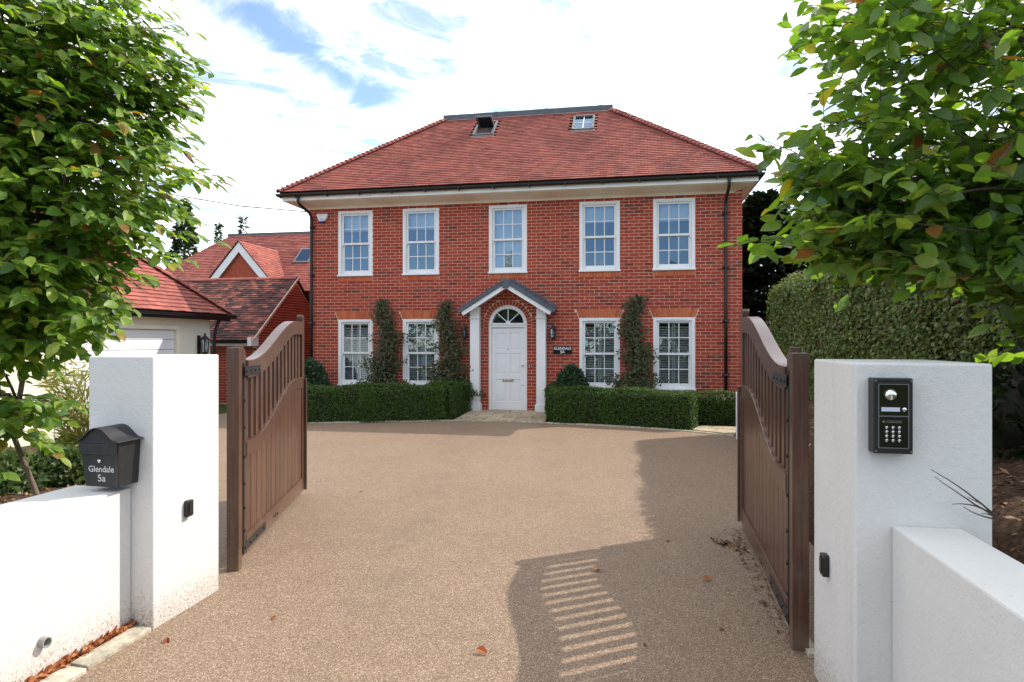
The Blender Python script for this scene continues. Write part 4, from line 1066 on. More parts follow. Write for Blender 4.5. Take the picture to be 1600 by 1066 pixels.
# local x = depth direction (EY); local y = -EX ; front plane at y=0, far corner at x=0, runs to x=-9
gz = 2.16
gw = MB(); 
for (a, e, z0, z1) in ((-9, -4.15, -.1, gz), (-4.15, -1.05, 1.99, gz), (-1.05, 0, -.1, gz)): gw.box(a, e, 0, .2, z0, z1)
gw.box(-9, -8.8, .2, 5.2, -.1, gz); gw.box(-.2, 0, .2, 5.2, -.1, gz); gw.box(-8.8, -.2, 5.0, 5.2, -.1, gz)
gw.build('wall', M['garage'], gar)
gf = MB(); gf.box(-4.15, -4.07, -.02, .1, 0, 1.99); gf.box(-1.13, -1.05, -.02, .1, 0, 1.99); gf.box(-4.07, -1.13, -.02, .1, 1.91, 1.99); gf.build('door_frame', M['cream'], gar, bevel=.005)
gd = bpy.data.objects.new('garage_door', None); col.objects.link(gd); gd.parent = gar
for k in range(9): MB().box(-4.06, -1.14, .055, .085, .01 + k * .211, .01 + (k + 1) * .211 - .008).build('door_panel', M['white_door'], gd, bevel=.006)
eo = .32; rp_ = R(42); gl2 = 2.9
ru = MB(); hi_ = gz + .12 + math.tan(rp_) * (2.6 + eo)
ru.add([(-9.3, -eo, gz + .08), (eo, -eo, gz + .08), (eo, 5.2 + eo, gz + .08), (-9.3, 5.2 + eo, gz + .08), (-9.3 + 2.9, 2.6, hi_ - .06), (eo - 2.9, 2.6, hi_ - .06)], [(0, 1, 5, 4), (1, 2, 5), (2, 3, 4, 5), (3, 0, 4), (0, 3, 2, 1)])
gro = ru.build('roof', M['underlay'], gar)
bpy.context.view_layer.update()
gsl = (2.6 + eo) / math.cos(rp_)
mA = slope_matrix((-9.3, -eo, gz + .12), (1, 0, 0), (0, math.cos(rp_), math.sin(rp_)))
mB_ = slope_matrix((eo, -eo, gz + .12), (0, 1, 0), (-math.cos(rp_), 0, math.sin(rp_)))
cr_ = math.cos(rp_)
rowsA = tile_rows(gsl, lambda t: (t * cr_, 9.62 - t * cr_), gauge=.13, tw=.2)
roof_obj(gro, mA, rowsA, .13, M['tile'], 200, .2)
roof_obj(gro, mB_, tile_rows(gsl, lambda t: (t * cr_, 5.84 - t * cr_), gauge=.13, tw=.2), .13, M['tile'], 0, .2)
c0, c1 = Vector((eo, -eo, gz + .15)), Vector((eo - 2.92, 2.6, hi_ + .03)); n = 22; x = (c1 - c0).normalized(); y = Vector((0, 0, 1)).cross(x).normalized(); z = x.cross(y)
for k in range(n):
    m = Matrix((x, y, z)).transposed().to_4x4(); m.translation = c0.lerp(c1, (k + .1) / n); m = m @ Matrix.Scale((c1 - c0).length / n / .13, 4, (1, 0, 0)) @ Matrix.Scale(1.25, 4, (0, 1, 0)); link('hip_tile', hme, gro, m)
gg_ = MB(); gprof = [(-eo - .06 + .055 * math.cos(t), gz + .10 + .06 * math.sin(t)) for t in np.linspace(math.pi, 2 * math.pi, 8)]
gg_.prism(gprof, -9.3, eo + .05, 'x'); gg_.box(-9.2, eo - .02, -eo + .0, -eo + .03, gz - .02, gz + .10); gg_.box(eo + .0, eo + .10, -eo - .1, 5.2, gz + .04, gz + .12); gg_.build('gutter', M['black'], gar)
sf = MB(); sf.box(-9.2, eo - .03, -eo + .031, -.002, gz - .0, gz + .03); sf.build('soffit', M['fascia'], gar)
pd = MB().tube([(.06, -.20, gz + .02), (.07, -.06, gz - .35), (.06, -.06, gz - .6), (.06, -.06, .1)], .04, 8); pd.build('downpipe', M['black'], gar, smooth=True)
# its lantern, facing the drive
lp_ = gar.matrix_world @ Vector((-.42, -.012, 1.56))
lantern(lp_, R(90) - A, 'black wall lantern beside the white garage door', 'black lanterns on house walls', 1.45)

# brick outbuilding behind with a weathered roof, shadow also coloured in
ob = thing('brick_outbuilding', 'low red brick outbuilding with a dark weathered and shaded tile roof behind the garage', 'outbuilding', (-6.885, 17.0, 0), -A)
oz = 1.66; op = math.atan2(1.89, 2.37); oL = 2.37 / math.cos(op)
bo = MB(); bo.box(-6, -.24, .25, .45, -.1, oz)
gable = [(.25, -.1), (4.5, -.1), (4.5, oz), (2.37, oz + 1.80), (.25, oz + .12)]
bo.prism(gable, -.24, -.045, 'x'); bo.build('wall', M['mortar'], ob)
ob_b = MB()
for k in range(47):
    z0 = k * COURSE - .02; zt = z0 + .065
    x = -6 - .11 * (k % 2)
    if zt < oz:
        while x < -.2: ob_b.box(max(-6, x), min(-.045, x + .215), .243, .28, z0, zt, skip=('k',)); x += .225
    lo_ = .26 if zt < oz + .1 else .26 + (zt - oz - .10) / math.tan(op); hi2 = 4.5 if zt < oz else 4.74 - lo_
    y = .25 - .11 * (k % 2)
    while y < hi2:
        a, e = max(lo_, y), min(hi2, y + .215); y += .225
        if e - a > .04: ob_b.box(-.07, -.040, a, e, z0, zt, skip=('l',))
ob_b.build('brick_courses', M['brick'], ob, kind='stuff', fix=False)
oru = MB().add([(-6.2, 0, oz + .0), (0, 0, oz + .0), (0, 2.37, oz + 1.87), (-6.2, 2.37, oz + 1.87), (-6.2, 4.74, oz), (0, 4.74, oz)], [(0, 1, 2, 3), (3, 2, 5, 4)]); oro = oru.build('roof', M['underlay'], ob)
bpy.context.view_layer.update()
mO = slope_matrix((-6.2, 0, oz + .01), (1, 0, 0), (0, math.cos(op), math.sin(op)))
roof_obj(oro, mO, tile_rows(oL, lambda t: (0, 6.2), gauge=.105, tw=.165), .105, M['tile_old'], 300, .165)
rt_ = MB()
for k in range(14): rt_.prism([(2.37 + .13 * math.cos(t), oz + 1.86 + .09 * math.sin(t)) for t in np.linspace(0, math.pi, 8)], -6.2 + k * .443, -6.2 + (k + 1) * .443 - .012, 'x')
rt_.build('ridge_tiles', M['tile'], oro, kind='stuff')
ov = MB(); 
ov.add([(0.0, -.03, oz - .03), (.03, -.03, oz - .03), (.03, 2.37, oz + 1.87), (0, 2.37, oz + 1.87), (0, -.03, oz + .035), (.03, -.03, oz + .035), (.03, 2.37, oz + 1.93), (0, 2.37, oz + 1.93)], [(0, 1, 2, 3), (4, 7, 6, 5), (0, 4, 5, 1), (1, 5, 6, 2), (2, 6, 7, 3), (3, 7, 4, 0)])
ov.build('verge', M['mortar'], ob)
og = MB(); og.prism([(-.06 + .055 * math.cos(t), oz - .0 + .055 * math.sin(t)) for t in np.linspace(math.pi, 2 * math.pi, 8)], -6.2, -.12, 'x'); og.build('gutter', M['black'], ob)
MB().box(-6.1, -.10, .0, .24, oz - .13, oz - .06).build('soffit', M['white'], ob); MB().box(-.10, .015, -.10, .249, oz - .13, oz + .10).build('box_end', M['white'], ob, bevel=.005)

# far neighbour house: red roof with a brick gable
fh = thing('neighbour_house', 'red roofed brick house with white bargeboard gable beyond the garage', 'house', (-13.5, 25.2, 0), -A)
fb_ = MB().box(-2.0, 12, 0.8, 10, 0, 3.6); fb_.build('wall', M['brick'], fh)
fp_ = R(42); frun = 3.05
fr_ = MB(); z0 = 3.55; zt_ = z0 + math.tan(fp_) * frun
fr_.add([(-2.6, .3, z0), (12.6, .3, z0), (12.6 - 3.05, .3 + frun, zt_), (-2.6 + 3.05, .3 + frun, zt_), (-2.6, 10.5, z0), (12.6, 10.5, z0), (12.6 - 3.05, 10.5 - frun, zt_), (-2.6 + 3.05, 10.5 - frun, zt_)], [(0, 1, 2, 3), (0, 3, 7, 4), (1, 5, 6, 2), (4, 7, 6, 5), (3, 2, 6, 7)])
fro = fr_.build('roof', M['underlay'], fh); bpy.context.view_layer.update()
mF = slope_matrix((-2.6, .3, z0 + .02), (1, 0, 0), (0, math.cos(fp_), math.sin(fp_))); cf = math.cos(fp_)
roof_obj(fro, mF, tile_rows(frun / cf, lambda t: (t * cf, 15.2 - t * cf), gauge=.12, tw=.2), .12, M['tile'], 0, .2)
mF2 = slope_matrix((-2.6, 10.5, z0 + .02), (0, -1, 0), (math.cos(fp_), 0, math.sin(fp_)))
roof_obj(fro, mF2, tile_rows(frun / cf, lambda t: (t * cf, 10.2 - t * cf), gauge=.12, tw=.2), .12, M['tile'], 0, .2)
MB().box(.3, 12.6 - 3.0, .3 + frun - .05, 8, zt_ - .02, zt_ + .12).build('lead_capping', M['lead'], fh)
# gabled dormer
gc = 3.25; gh2 = 2.12; gzb = 2.95; gza = 5.36
MB().prism([(gc - gh2, gzb), (gc + gh2, gzb), (gc + .02, gza - .12), (gc - .02, gza - .12)], -.25, .0, 'y').build('gable_wall', mat('distant_brickwork', (.36, .075, .04), .85, .25, 14), fh)
slp = math.atan2(gza - gzb, gh2 + .0)
for sx in (-1, 1):
    a = Vector((gc, gza + .06)); b_ = Vector((gc + sx * (gh2 + .25), gza + .06 - math.tan(slp) * (gh2 + .25))); dv = (b_ - a).normalized(); nn = Vector((-dv.y, dv.x)); nn = -nn if nn.y > 0 else nn
    L_ = (b_ - a).length
    MB().prism([tuple(a), tuple(b_), tuple(b_ + nn * .27), tuple(a + Vector((0, -.37)))], -.36, -.30, 'y').build('bargeboard', M['white'], fh)
    rr_ = MB(); rr_.add([(a.x, -.38, a.y + .02), (b_.x, -.38, b_.y + .02), (b_.x, .9, b_.y + .02), (a.x, 3.0, a.y + .02)], [(0, 1, 2, 3)]); dro = rr_.build('dormer_roof', M['underlay'], fh)
    mm = slope_matrix((b_.x, -.38 if sx < 0 else 3.0, b_.y + .03), (0, 1 if sx < 0 else -1, 0), (-dv.x, 0, -dv.y))
    mm = slope_matrix((b_.x, -.40, b_.y + .03), (0, 1, 0), (-dv.x, 0, -dv.y)) if sx > 0 else slope_matrix((b_.x, 2.6, b_.y + .03), (0, -1, 0), (-dv.x, 0, -dv.y))
    if sx > 0: rws = tile_rows(L_, lambda t: (0, 1.2 + 2.1 * t / L_), gauge=.12, tw=.2)
    else: rws = tile_rows(L_, lambda t: (1.8 - 2.1 * t / L_, 3.0), gauge=.12, tw=.2)
    bpy.context.view_layer.update(); roof_obj(dro, mm, rws, .12, M['tile'], 0, .2)
for (ua, vb) in ((5.05, 1.75), (8.6, 1.35)):
    m_ = mF @ Matrix.Translation((ua + 2.6 - .35, vb / cf, 0)); q = MB().box(-.35, .35, -.5, .5, .0, .08); wv = MB(); wv.add([m_ @ Vector(p) for p in q.v], q.f); wo_ = wv.build('rooflight', M['alu'], fh)
    q = MB().box(-.28, .28, -.42, .42, .081, .085); wv = MB(); wv.add([m_ @ Vector(p) for p in q.v], q.f); wv.build('pane', M['glass'], wo_)

# cream bungalow glimpsed through the right tree
rhs = thing('neighbour_house', 'cream rendered house with dark tiled roof half hidden behind the right tree', 'house', (9.6, 15.5, 0), -A)
MB().box(-.6, 8, 0, 7, 0, 5.2).build('wall', M['garage'], rhs)
MB().box(-.62, -.58, 1.0, 2.1, 2.9, 4.2).build('window', M['white'], rhs)
rr2 = MB().add([(-1.1, -.5, 5.15), (8.5, -.5, 5.15), (8.5, 7.5, 5.15), (-1.1, 7.5, 5.15), (1.9, 3.5, 7.4), (5.5, 3.5, 7.4)], [(0, 1, 5, 4), (1, 2, 5), (2, 3, 4, 5), (3, 0, 4), (0, 3, 2, 1)]); rro = rr2.build('roof', mat('dark_slate', (.07, .055, .05), .7, .3, 6, .3, 20), rhs)
MB().box(-1.16, -1.05, -.55, 7.5, 5.05, 5.16).build('gutter', M['black'], rhs)

# ------------------------------------------------------------------ hedges
def leaf_cloud_on_path(path, width, h, dens, size, z0=0., round_=.10, jitter=.05, up=.45, wob=.03):
    """points + normals over the surface of a clipped hedge that follows a polyline"""
    pos, nor = [], []
    path = [np.array(p, float) for p in path]
    for i, (a, b) in enumerate(zip(path[:-1], path[1:])):
        L = np.linalg.norm(b - a); d_ = (b - a) / L; nrm = np.array((-d_[1], d_[0]))
        for side in (-1, 1):
            n = int(L * h * dens); s = rng.random(n) * (L + width * .5) - width * .25; z = rng.random(n) ** .9 * h
            k = np.clip((z - (h - round_)) / round_, 0, 1); off = width / 2 - round_ * (1 - np.sqrt(np.maximum(0, 1 - k * k)))
            wv = np.sin(s * 3.1 + i) * wob + np.sin(s * 7.7 + z * 6) * wob * .6
            off = off + wv + rng.normal(size=n) * jitter * .4
            p = a[None] + d_[None] * s[:, None] + nrm[None] * (side * off)[:, None]
            pos.append(np.column_stack([p, z0 + z])); nor.append(np.column_stack([np.repeat((nrm * side)[None], n, 0), k * 1.2]))
        n = int(L * width * dens); s = rng.random(n) * (L + width * .4) - width * .2; o = (rng.random(n) - .5) * (width - round_)
        p = a[None] + d_[None] * s[:, None] + nrm[None] * o[:, None]
        pos.append(np.column_stack([p, z0 + h + np.sin(s * 4) * wob + rng.normal(size=n) * jitter * .4])); nor.append(np.tile((0, 0, 1.), (n, 1)))
    for v in path[1:-1]:
        n = int(width * 3.14 * h * dens * .8); a_ = rng.random(n) * 6.283; z = rng.random(n) ** .9 * h; k = np.clip((z - (h - round_)) / round_, 0, 1)
        rr = width / 2 - round_ * (1 - np.sqrt(np.maximum(0, 1 - k * k))) + rng.normal(size=n) * jitter * .4
        pos.append(np.column_stack([v[0] + np.cos(a_) * rr, v[1] + np.sin(a_) * rr, z0 + z])); nor.append(np.column_stack([np.cos(a_), np.sin(a_), k * 1.2]))
    for (e, q, sg) in ((path[0], path[1], -1), (path[-1], path[-2], -1)):
        d_ = (q - e) / np.linalg.norm(q - e) * sg; nrm = np.array((-d_[1], d_[0])); n = int(width * h * dens)
        o = (rng.random(n) - .5) * width; z = rng.random(n) * h; k = np.clip((z - (h - round_)) / round_, 0, 1)
        p = e[None] + d_[None] * (width * .22 + rng.normal(size=n) * jitter * .4 - round_ * k * k)[:, None] + nrm[None] * o[:, None]
        pos.append(np.column_stack([p, z0 + z])); nor.append(np.column_stack([np.repeat(d_[None], n, 0), k]))
    return np.vstack(pos), np.vstack(nor)
def hedge(name, label, path, width, h, dens, size, m, z0=0., **kw):
    t = thing(name, label, 'hedge', (path[0][0], path[0][1], z0))
    pos, nor = leaf_cloud_on_path(path, width, h, dens, size, z0, **kw)
    pos = pos - np.array((path[0][0], path[0][1], z0))
    N = len(pos); nn = nor / (np.linalg.norm(nor, axis=1, keepdims=True) + 1e-9) + rdirs(N) * .75 + np.array((0, 0, .25)); al_ = rdirs(N) + np.array((0, 0, .15))
    scatter('foliage', RD_V, SM_F, pos, frames(nn, al_), size * (.6 + .8 * rng.random(N)), m, t, kind='stuff')
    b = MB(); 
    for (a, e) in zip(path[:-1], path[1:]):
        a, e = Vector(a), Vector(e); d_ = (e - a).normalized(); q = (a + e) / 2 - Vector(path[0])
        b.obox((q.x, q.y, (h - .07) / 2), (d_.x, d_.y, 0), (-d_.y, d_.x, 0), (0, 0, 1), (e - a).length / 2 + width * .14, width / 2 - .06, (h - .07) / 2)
    b.build('dark_core', M['core'], t, fix=False)
    return t
hedge('box_hedge', 'clipped low box hedge below the windows left of the door', [(-4.95, 13.2), (-3.0, 13.36), (-1.62, 13.58), (-1.28, 15.1)], .62, .72, 3800, .030, M['box'])
hedge('box_hedge', 'clipped low box hedge below the windows right of the door', [(1.12, 14.6), (1.08, 13.15), (2.0, 12.87), (3.35, 12.25)], .62, .68, 3800, .030, M['box'])
hedge('box_hedge', 'short shaded box hedge behind the slim white post', [(3.75, 12.95), (5.6, 12.75)], .55, .60, 3000, .032, M['box'])
hedge('tall_hedge', 'tall clipped evergreen hedge behind the shaded gate', [(5.25, 11.55), (4.62, 8.0), (3.98, 4.4)], .95, 2.33, 4600, .042, M['tall'], z0=.35, round_=.22, jitter=.15, wob=.03)

# ------------------------------------------------------------------ climbers and shrubs
def climber(label, uc, z0, z1, w0, w1, n, seed, lean=0.):
    o = hw(uc, -.03, 0); t = thing('climbing_shrub', label, 'climber', o, -A, 'wall trained climbers')
    r_ = np.random.default_rng(seed); f = r_.random(n) ** 2.3; z = z0 + (z1 - z0) * f
    wd = w0 + (w1 - w0) * f ** 1.1; wd = wd * (.62 + .5 * np.sin(z * 5.3 + seed) ** 2)
    x = np.clip(r_.normal(size=n) * .55, -1.2, 1.2) * wd * (.8 + .35 * np.sin(z * 11 + seed * 2)) + lean * f + .09 * np.sin(z * 4 + seed); y = -.02 - np.abs(r_.normal(size=n)) * (.20 * (1 - .7 * f)) - .03
    pos = np.column_stack([x, y, z]); nn = np.column_stack([r_.normal(size=n) * .5, -1 + r_.normal(size=n) * .4, .4 + r_.normal(size=n) * .5])
    scatter('foliage', KV, KF, pos, frames(nn, r_.normal(size=(n, 3)) + np.array((0, 0, -.3))), .062 * (.6 + .7 * r_.random(n)), M['climber'], t, kind='stuff')
    b = MB()
    for k in range(7):
        pts = [((r_.random() - .5) * w0 * .25, -.03, .05)]
        for j in range(1, 7): ff = j / 6; pts.append((pts[-1][0] + (r_.random() - .5) * .22 * (1 if ff < .8 else .3) + lean / 7, -.035 - r_.random() * .03, z0 * .3 + (z1 - .1 * k - z0 * .3) * ff))
        b.tube(pts, [.010 - .0013 * j for j in range(7)], 5)
    b.build('stem', M['twig'], t)
climber('climbing shrub trained on brick between the two windows left of the door', 2.06, .40, 2.66, .74, .24, 4600, 1, .0)
climber('climbing shrub trained on brick beside the porch under the lantern', 3.66, .40, 2.62, .72, .22, 4400, 2, -.06)
climber('climbing shrub trained on brick between the two windows right of the door', 8.04, .40, 2.68, .64, .22, 4600, 3, -.06)

def ball_shrub(name, label, loc, r, h, n, size, m, tv=SM_V, tf=SM_F, spiky=.6, core=True, group=None):
    t = thing(name, label, 'shrub', loc, 0, group); dirs_ = rdirs(n); dirs_[:, 2] = np.abs(dirs_[:, 2]) * 1.0 - .12
    rad = .72 + .34 * rng.random(n) ** .6
    pos = dirs_ * rad[:, None] * np.array((r, r, h)) + np.array((0, 0, h * .12)); pos[:, 2] = np.maximum(pos[:, 2], .01)
    al_ = dirs_ + rdirs(n) * spiky; nn = rdirs(n)
    scatter('foliage', tv, tf, pos, frames(nn, al_), size * (.6 + .8 * rng.random(n)), m, t, kind='stuff')
    if core: MB().lathe([(r * .2, 0), (r * .72, h * .15), (r * .74, h * .45), (r * .5, h * .75), (r * .1, h * .86)], 12).build('dark_core', M['core'], t, smooth=True)
    return t
p = hw(.38, -.75, .0); ball_shrub('lavender_bush', 'rounded grey green bush under the black downpipe behind the hedge', p, .50, 1.16, 5200, .085, M['lav'], group='rounded bushes behind the box hedges')
p = hw(6.62, -.75, .0); ball_shrub('lavender_bush', 'rounded grey green bush under the name plaque behind the hedge', p, .42, 1.06, 4800, .085, M['lav'], group='rounded bushes behind the box hedges')

# left bed planting
ball_shrub('low_conifer', 'low feathery green conifer shrub at the back of the mulch bed by the slab', (-5.15, 7.5, .10), .42, .36, 1800, .09, M['shrub'], spiky=.8)
ball_shrub('low_conifer', 'low spreading green conifer shrub below the tall yellow grass', (-4.75, 6.9, .12), .30, .34, 1200, .08, M['shrub'], spiky=.8)
ball_shrub('low_conifer', 'low conifer shrub beside the thin tree stem in the mulch bed', (-5.3, 6.5, .12), .55, .36, 2200, .09, M['shrub'], spiky=.8)
bt = thing('ornamental_grass', 'tall yellow green ornamental grass in front of the white garage wall', 'grass plant', (-4.9, 7.35, .12))
n = 1700; f = rng.random(n); a_ = rng.random(n) * 2 * math.pi; rr = .06 + .34 * f ** 1.3 * rng.random(n) ** .5
pos = np.column_stack([np.cos(a_) * rr, np.sin(a_) * rr, .05 + f * 1.2]); al_ = np.column_stack([np.cos(a_) * .7, np.sin(a_) * .7, .75 - f * .6]) + rdirs(n) * .35
scatter('foliage', [(0, 0, 0), (.5, .05, .05), (1, 0, -.06), (.5, -.05, .05)], SM_F, pos, frames(rdirs(n), al_), .20 * (.6 + .8 * rng.random(n)), M['bamboo'], bt, kind='stuff')
b = MB()
for k in range(34):
    a0 = random.uniform(0, 6.28); r0 = random.uniform(0, .07); r1 = random.uniform(.08, .34); h1 = random.uniform(.6, 1.3)
    b.tube([(math.cos(a0) * r0, math.sin(a0) * r0, 0), (math.cos(a0) * (r0 + r1 * .3), math.sin(a0) * (r0 + r1 * .3), h1 * .55), (math.cos(a0) * r1, math.sin(a0) * r1, h1)], [.007, .005, .002], 5)
b.build('stem', mat('cane', (.42, .28, .12), .6), bt)
sl = MB().box(-.42, .42, -.25, .25, -.05, .05).build('stone_slab', M['kerb'], bevel=.01); sl.location = (-5.2, 6.75, .24); sl.rotation_euler = (0, 0, .3); tag(sl, 'pale flat stone slab lying in the mulch bed', 'slab')

# mulch chips and leaf litter
n = 5200; px_ = -2.75 - rng.random(n) ** 1.2 * 3.6; py_ = 3.4 + rng.random(n) * 5.2
pz_ = np.array([left_soil(a, b) for a, b in zip(px_, py_)]); ok = pz_ > .02
pos = np.column_stack([px_, py_, pz_ + .006])[ok]; N = len(pos)
o = scatter('mulch', [(0, 0, 0), (.5, .2, .03), (1, 0, 0), (.5, -.2, .05)], SM_F, pos, frames(np.array((0, 0, 1.)) + rdirs(N) * .45, rdirs(N)), .055 * (.5 + rng.random(N)), M['mulch'], kind='stuff')
tag(o, 'brown bark chips and dry leaves covering the left bed', 'mulch')
n = 4200; px_ = 1.9 + rng.random(n) * 3.0; py_ = 2.5 + rng.random(n) * 5.5
pz_ = np.array([right_soil(a, b) for a, b in zip(px_, py_)]); ok = pz_ > .1; pos = np.column_stack([px_, py_, pz_ + .006])[ok]; N = len(pos)
o = scatter('mulch', [(0, 0, 0), (.5, .2, .03), (1, 0, 0), (.5, -.2, .05)], SM_F, pos, frames(np.array((0, 0, 1.)) + rdirs(N) * .5, rdirs(N)), .05 * (.5 + rng.random(N)), M['mulch'], kind='stuff')
tag(o, 'dark bark chips and twigs covering the raised right bed', 'mulch')
n = 2600; s_ = -rng.random(n) * 2.6; pos = np.array([(*lpw(-.118 + rng.normal() * .012, y), .016 + rng.random() * .028) for y in s_])
o = scatter('leaf_litter', KV, KF, pos, frames(np.array((0, 0, 1.)) + rdirs(n) * .8, np.array((SA, CA, 0)) + rdirs(n) * .35), .034 * (.4 + rng.random(n)), M['dead'], kind='stuff')
tag(o, 'strip of brown dry leaf litter along the foot of the left wall', 'leaf litter')
n = 160; px_ = 1.62 + rng.random(n) * .12; py_ = 3.4 + rng.random(n) * 2.3; px_ = px_ + (py_ - 3.4) * .185 - .16
o = scatter('leaf_litter', KV, KF, np.column_stack([px_, py_, np.full(n, .012)]), frames(np.array((0, 0, 1.)) + rdirs(n) * .5, rdirs(n)), .03 * (.4 + rng.random(n)), M['mulch'], kind='stuff'); tag(o, 'scattered leaf fragments along the foot of the shaded gate', 'leaf litter')

# fallen leaves on the drive
lv, lfv = beech_leaf(.5, .25); lb = MB(); lb.add(lv, [tuple(dict.fromkeys(f)) for f in lfv]); fall_me = lb.mesh('fallen_leaf', M['dead'])
def gnd(x, y, z=.0): Y = (1.664 - z) * 1000 / (y - 532); return ((x - 800) / 1000 * Y, Y, z)
for (x, y, L_, lab) in ((931, 894, .085, 'red brown fallen leaf lying on the striped gate shadow'), (744, 1018, .07, 'small orange fallen leaf on the drive near the bottom of the photo'), (1097, 905, .07, 'dark red fallen leaf between the striped shadow and the shaded gate'),
                      (1216, 957, .075, 'orange fallen leaf against the foot of the shaded gate'), (433, 966, .05, 'tiny rust fallen leaf on sunlit drive right of the mailbox pillar'), (261, 1000, .06, 'orange fallen leaf at the base of the mailbox pillar'), (1048, 846, .05, 'small brown fallen leaf at the edge of the gate shadow'), (1010, 1010, .04, 'tiny curled fallen leaf right of the lowest shadow stripes'), (560, 770, .05, 'small fallen leaf alone on the sunlit middle of the drive'), (1125, 985, .05, 'small dull fallen leaf on shaded drive near the intercom pillar')):
    o = link('fallen_leaf', fall_me); X, Y, Z = gnd(x, y); o.location = (X, Y, .008 + L_ * .15); o.rotation_euler = (random.uniform(-.4, .4), random.uniform(-.2, .4), random.uniform(0, 6.28)); o.scale = (L_,) * 3; tag(o, lab, 'leaf', 'fallen leaves on the drive')
n = 26; tq = np.linspace(0, 1, n); pts = np.array([gnd(1112 + 52 * t + random.uniform(-3, 3), 846 + 15 * t + random.uniform(-3, 3)) for t in tq]); pts[:, 2] = .014
o = scatter('leaf_litter', KV, KF, pts, frames(np.array((0, 0, 1.)) + rdirs(n) * .9, rdirs(n)), .06 * (.5 + rng.random(n)), M['mulch'], kind='stuff'); tag(o, 'short drift of dried leaves beside the free end of the shaded gate', 'leaf litter')

# bare twig leaning over the right wall
tw = MB(); bx0 = Vector((1.86, 2.44, .985))
for (dx_, dz_, sag, n_) in ((-.27, .19, .012, 9), (-.255, .165, -.006, 9), (-.13, .085, .010, 6), (-.145, .05, -.012, 6), (-.08, .025, .004, 5), (-.19, .06, .020, 7)):
    q_ = [bx0 + Vector((dx_ * f, -.01 * f + random.uniform(-.002, .002), dz_ * f + sag * math.sin(f * 3.1) + random.uniform(-.0015, .0015))) for f in np.linspace(0, 1, n_)]
    tw.tube(q_, list(np.linspace(.0042, .0012, n_)), 5)
tag(tw.build('bare_twig', M['twig']), 'bare dark twig leaning against the right end of the intercom pillar', 'twig')

# overhead cable
cb = MB().tube([(-19, 34, 9.6 - 0.0), (-14, 33, 8.62), (-9, 32, 8.02), (-3, 31, 7.7)], .025, 5); tag(cb.build('overhead_cable', M['black']), 'thin overhead cable crossing the sky above the neighbouring roofs', 'cable')

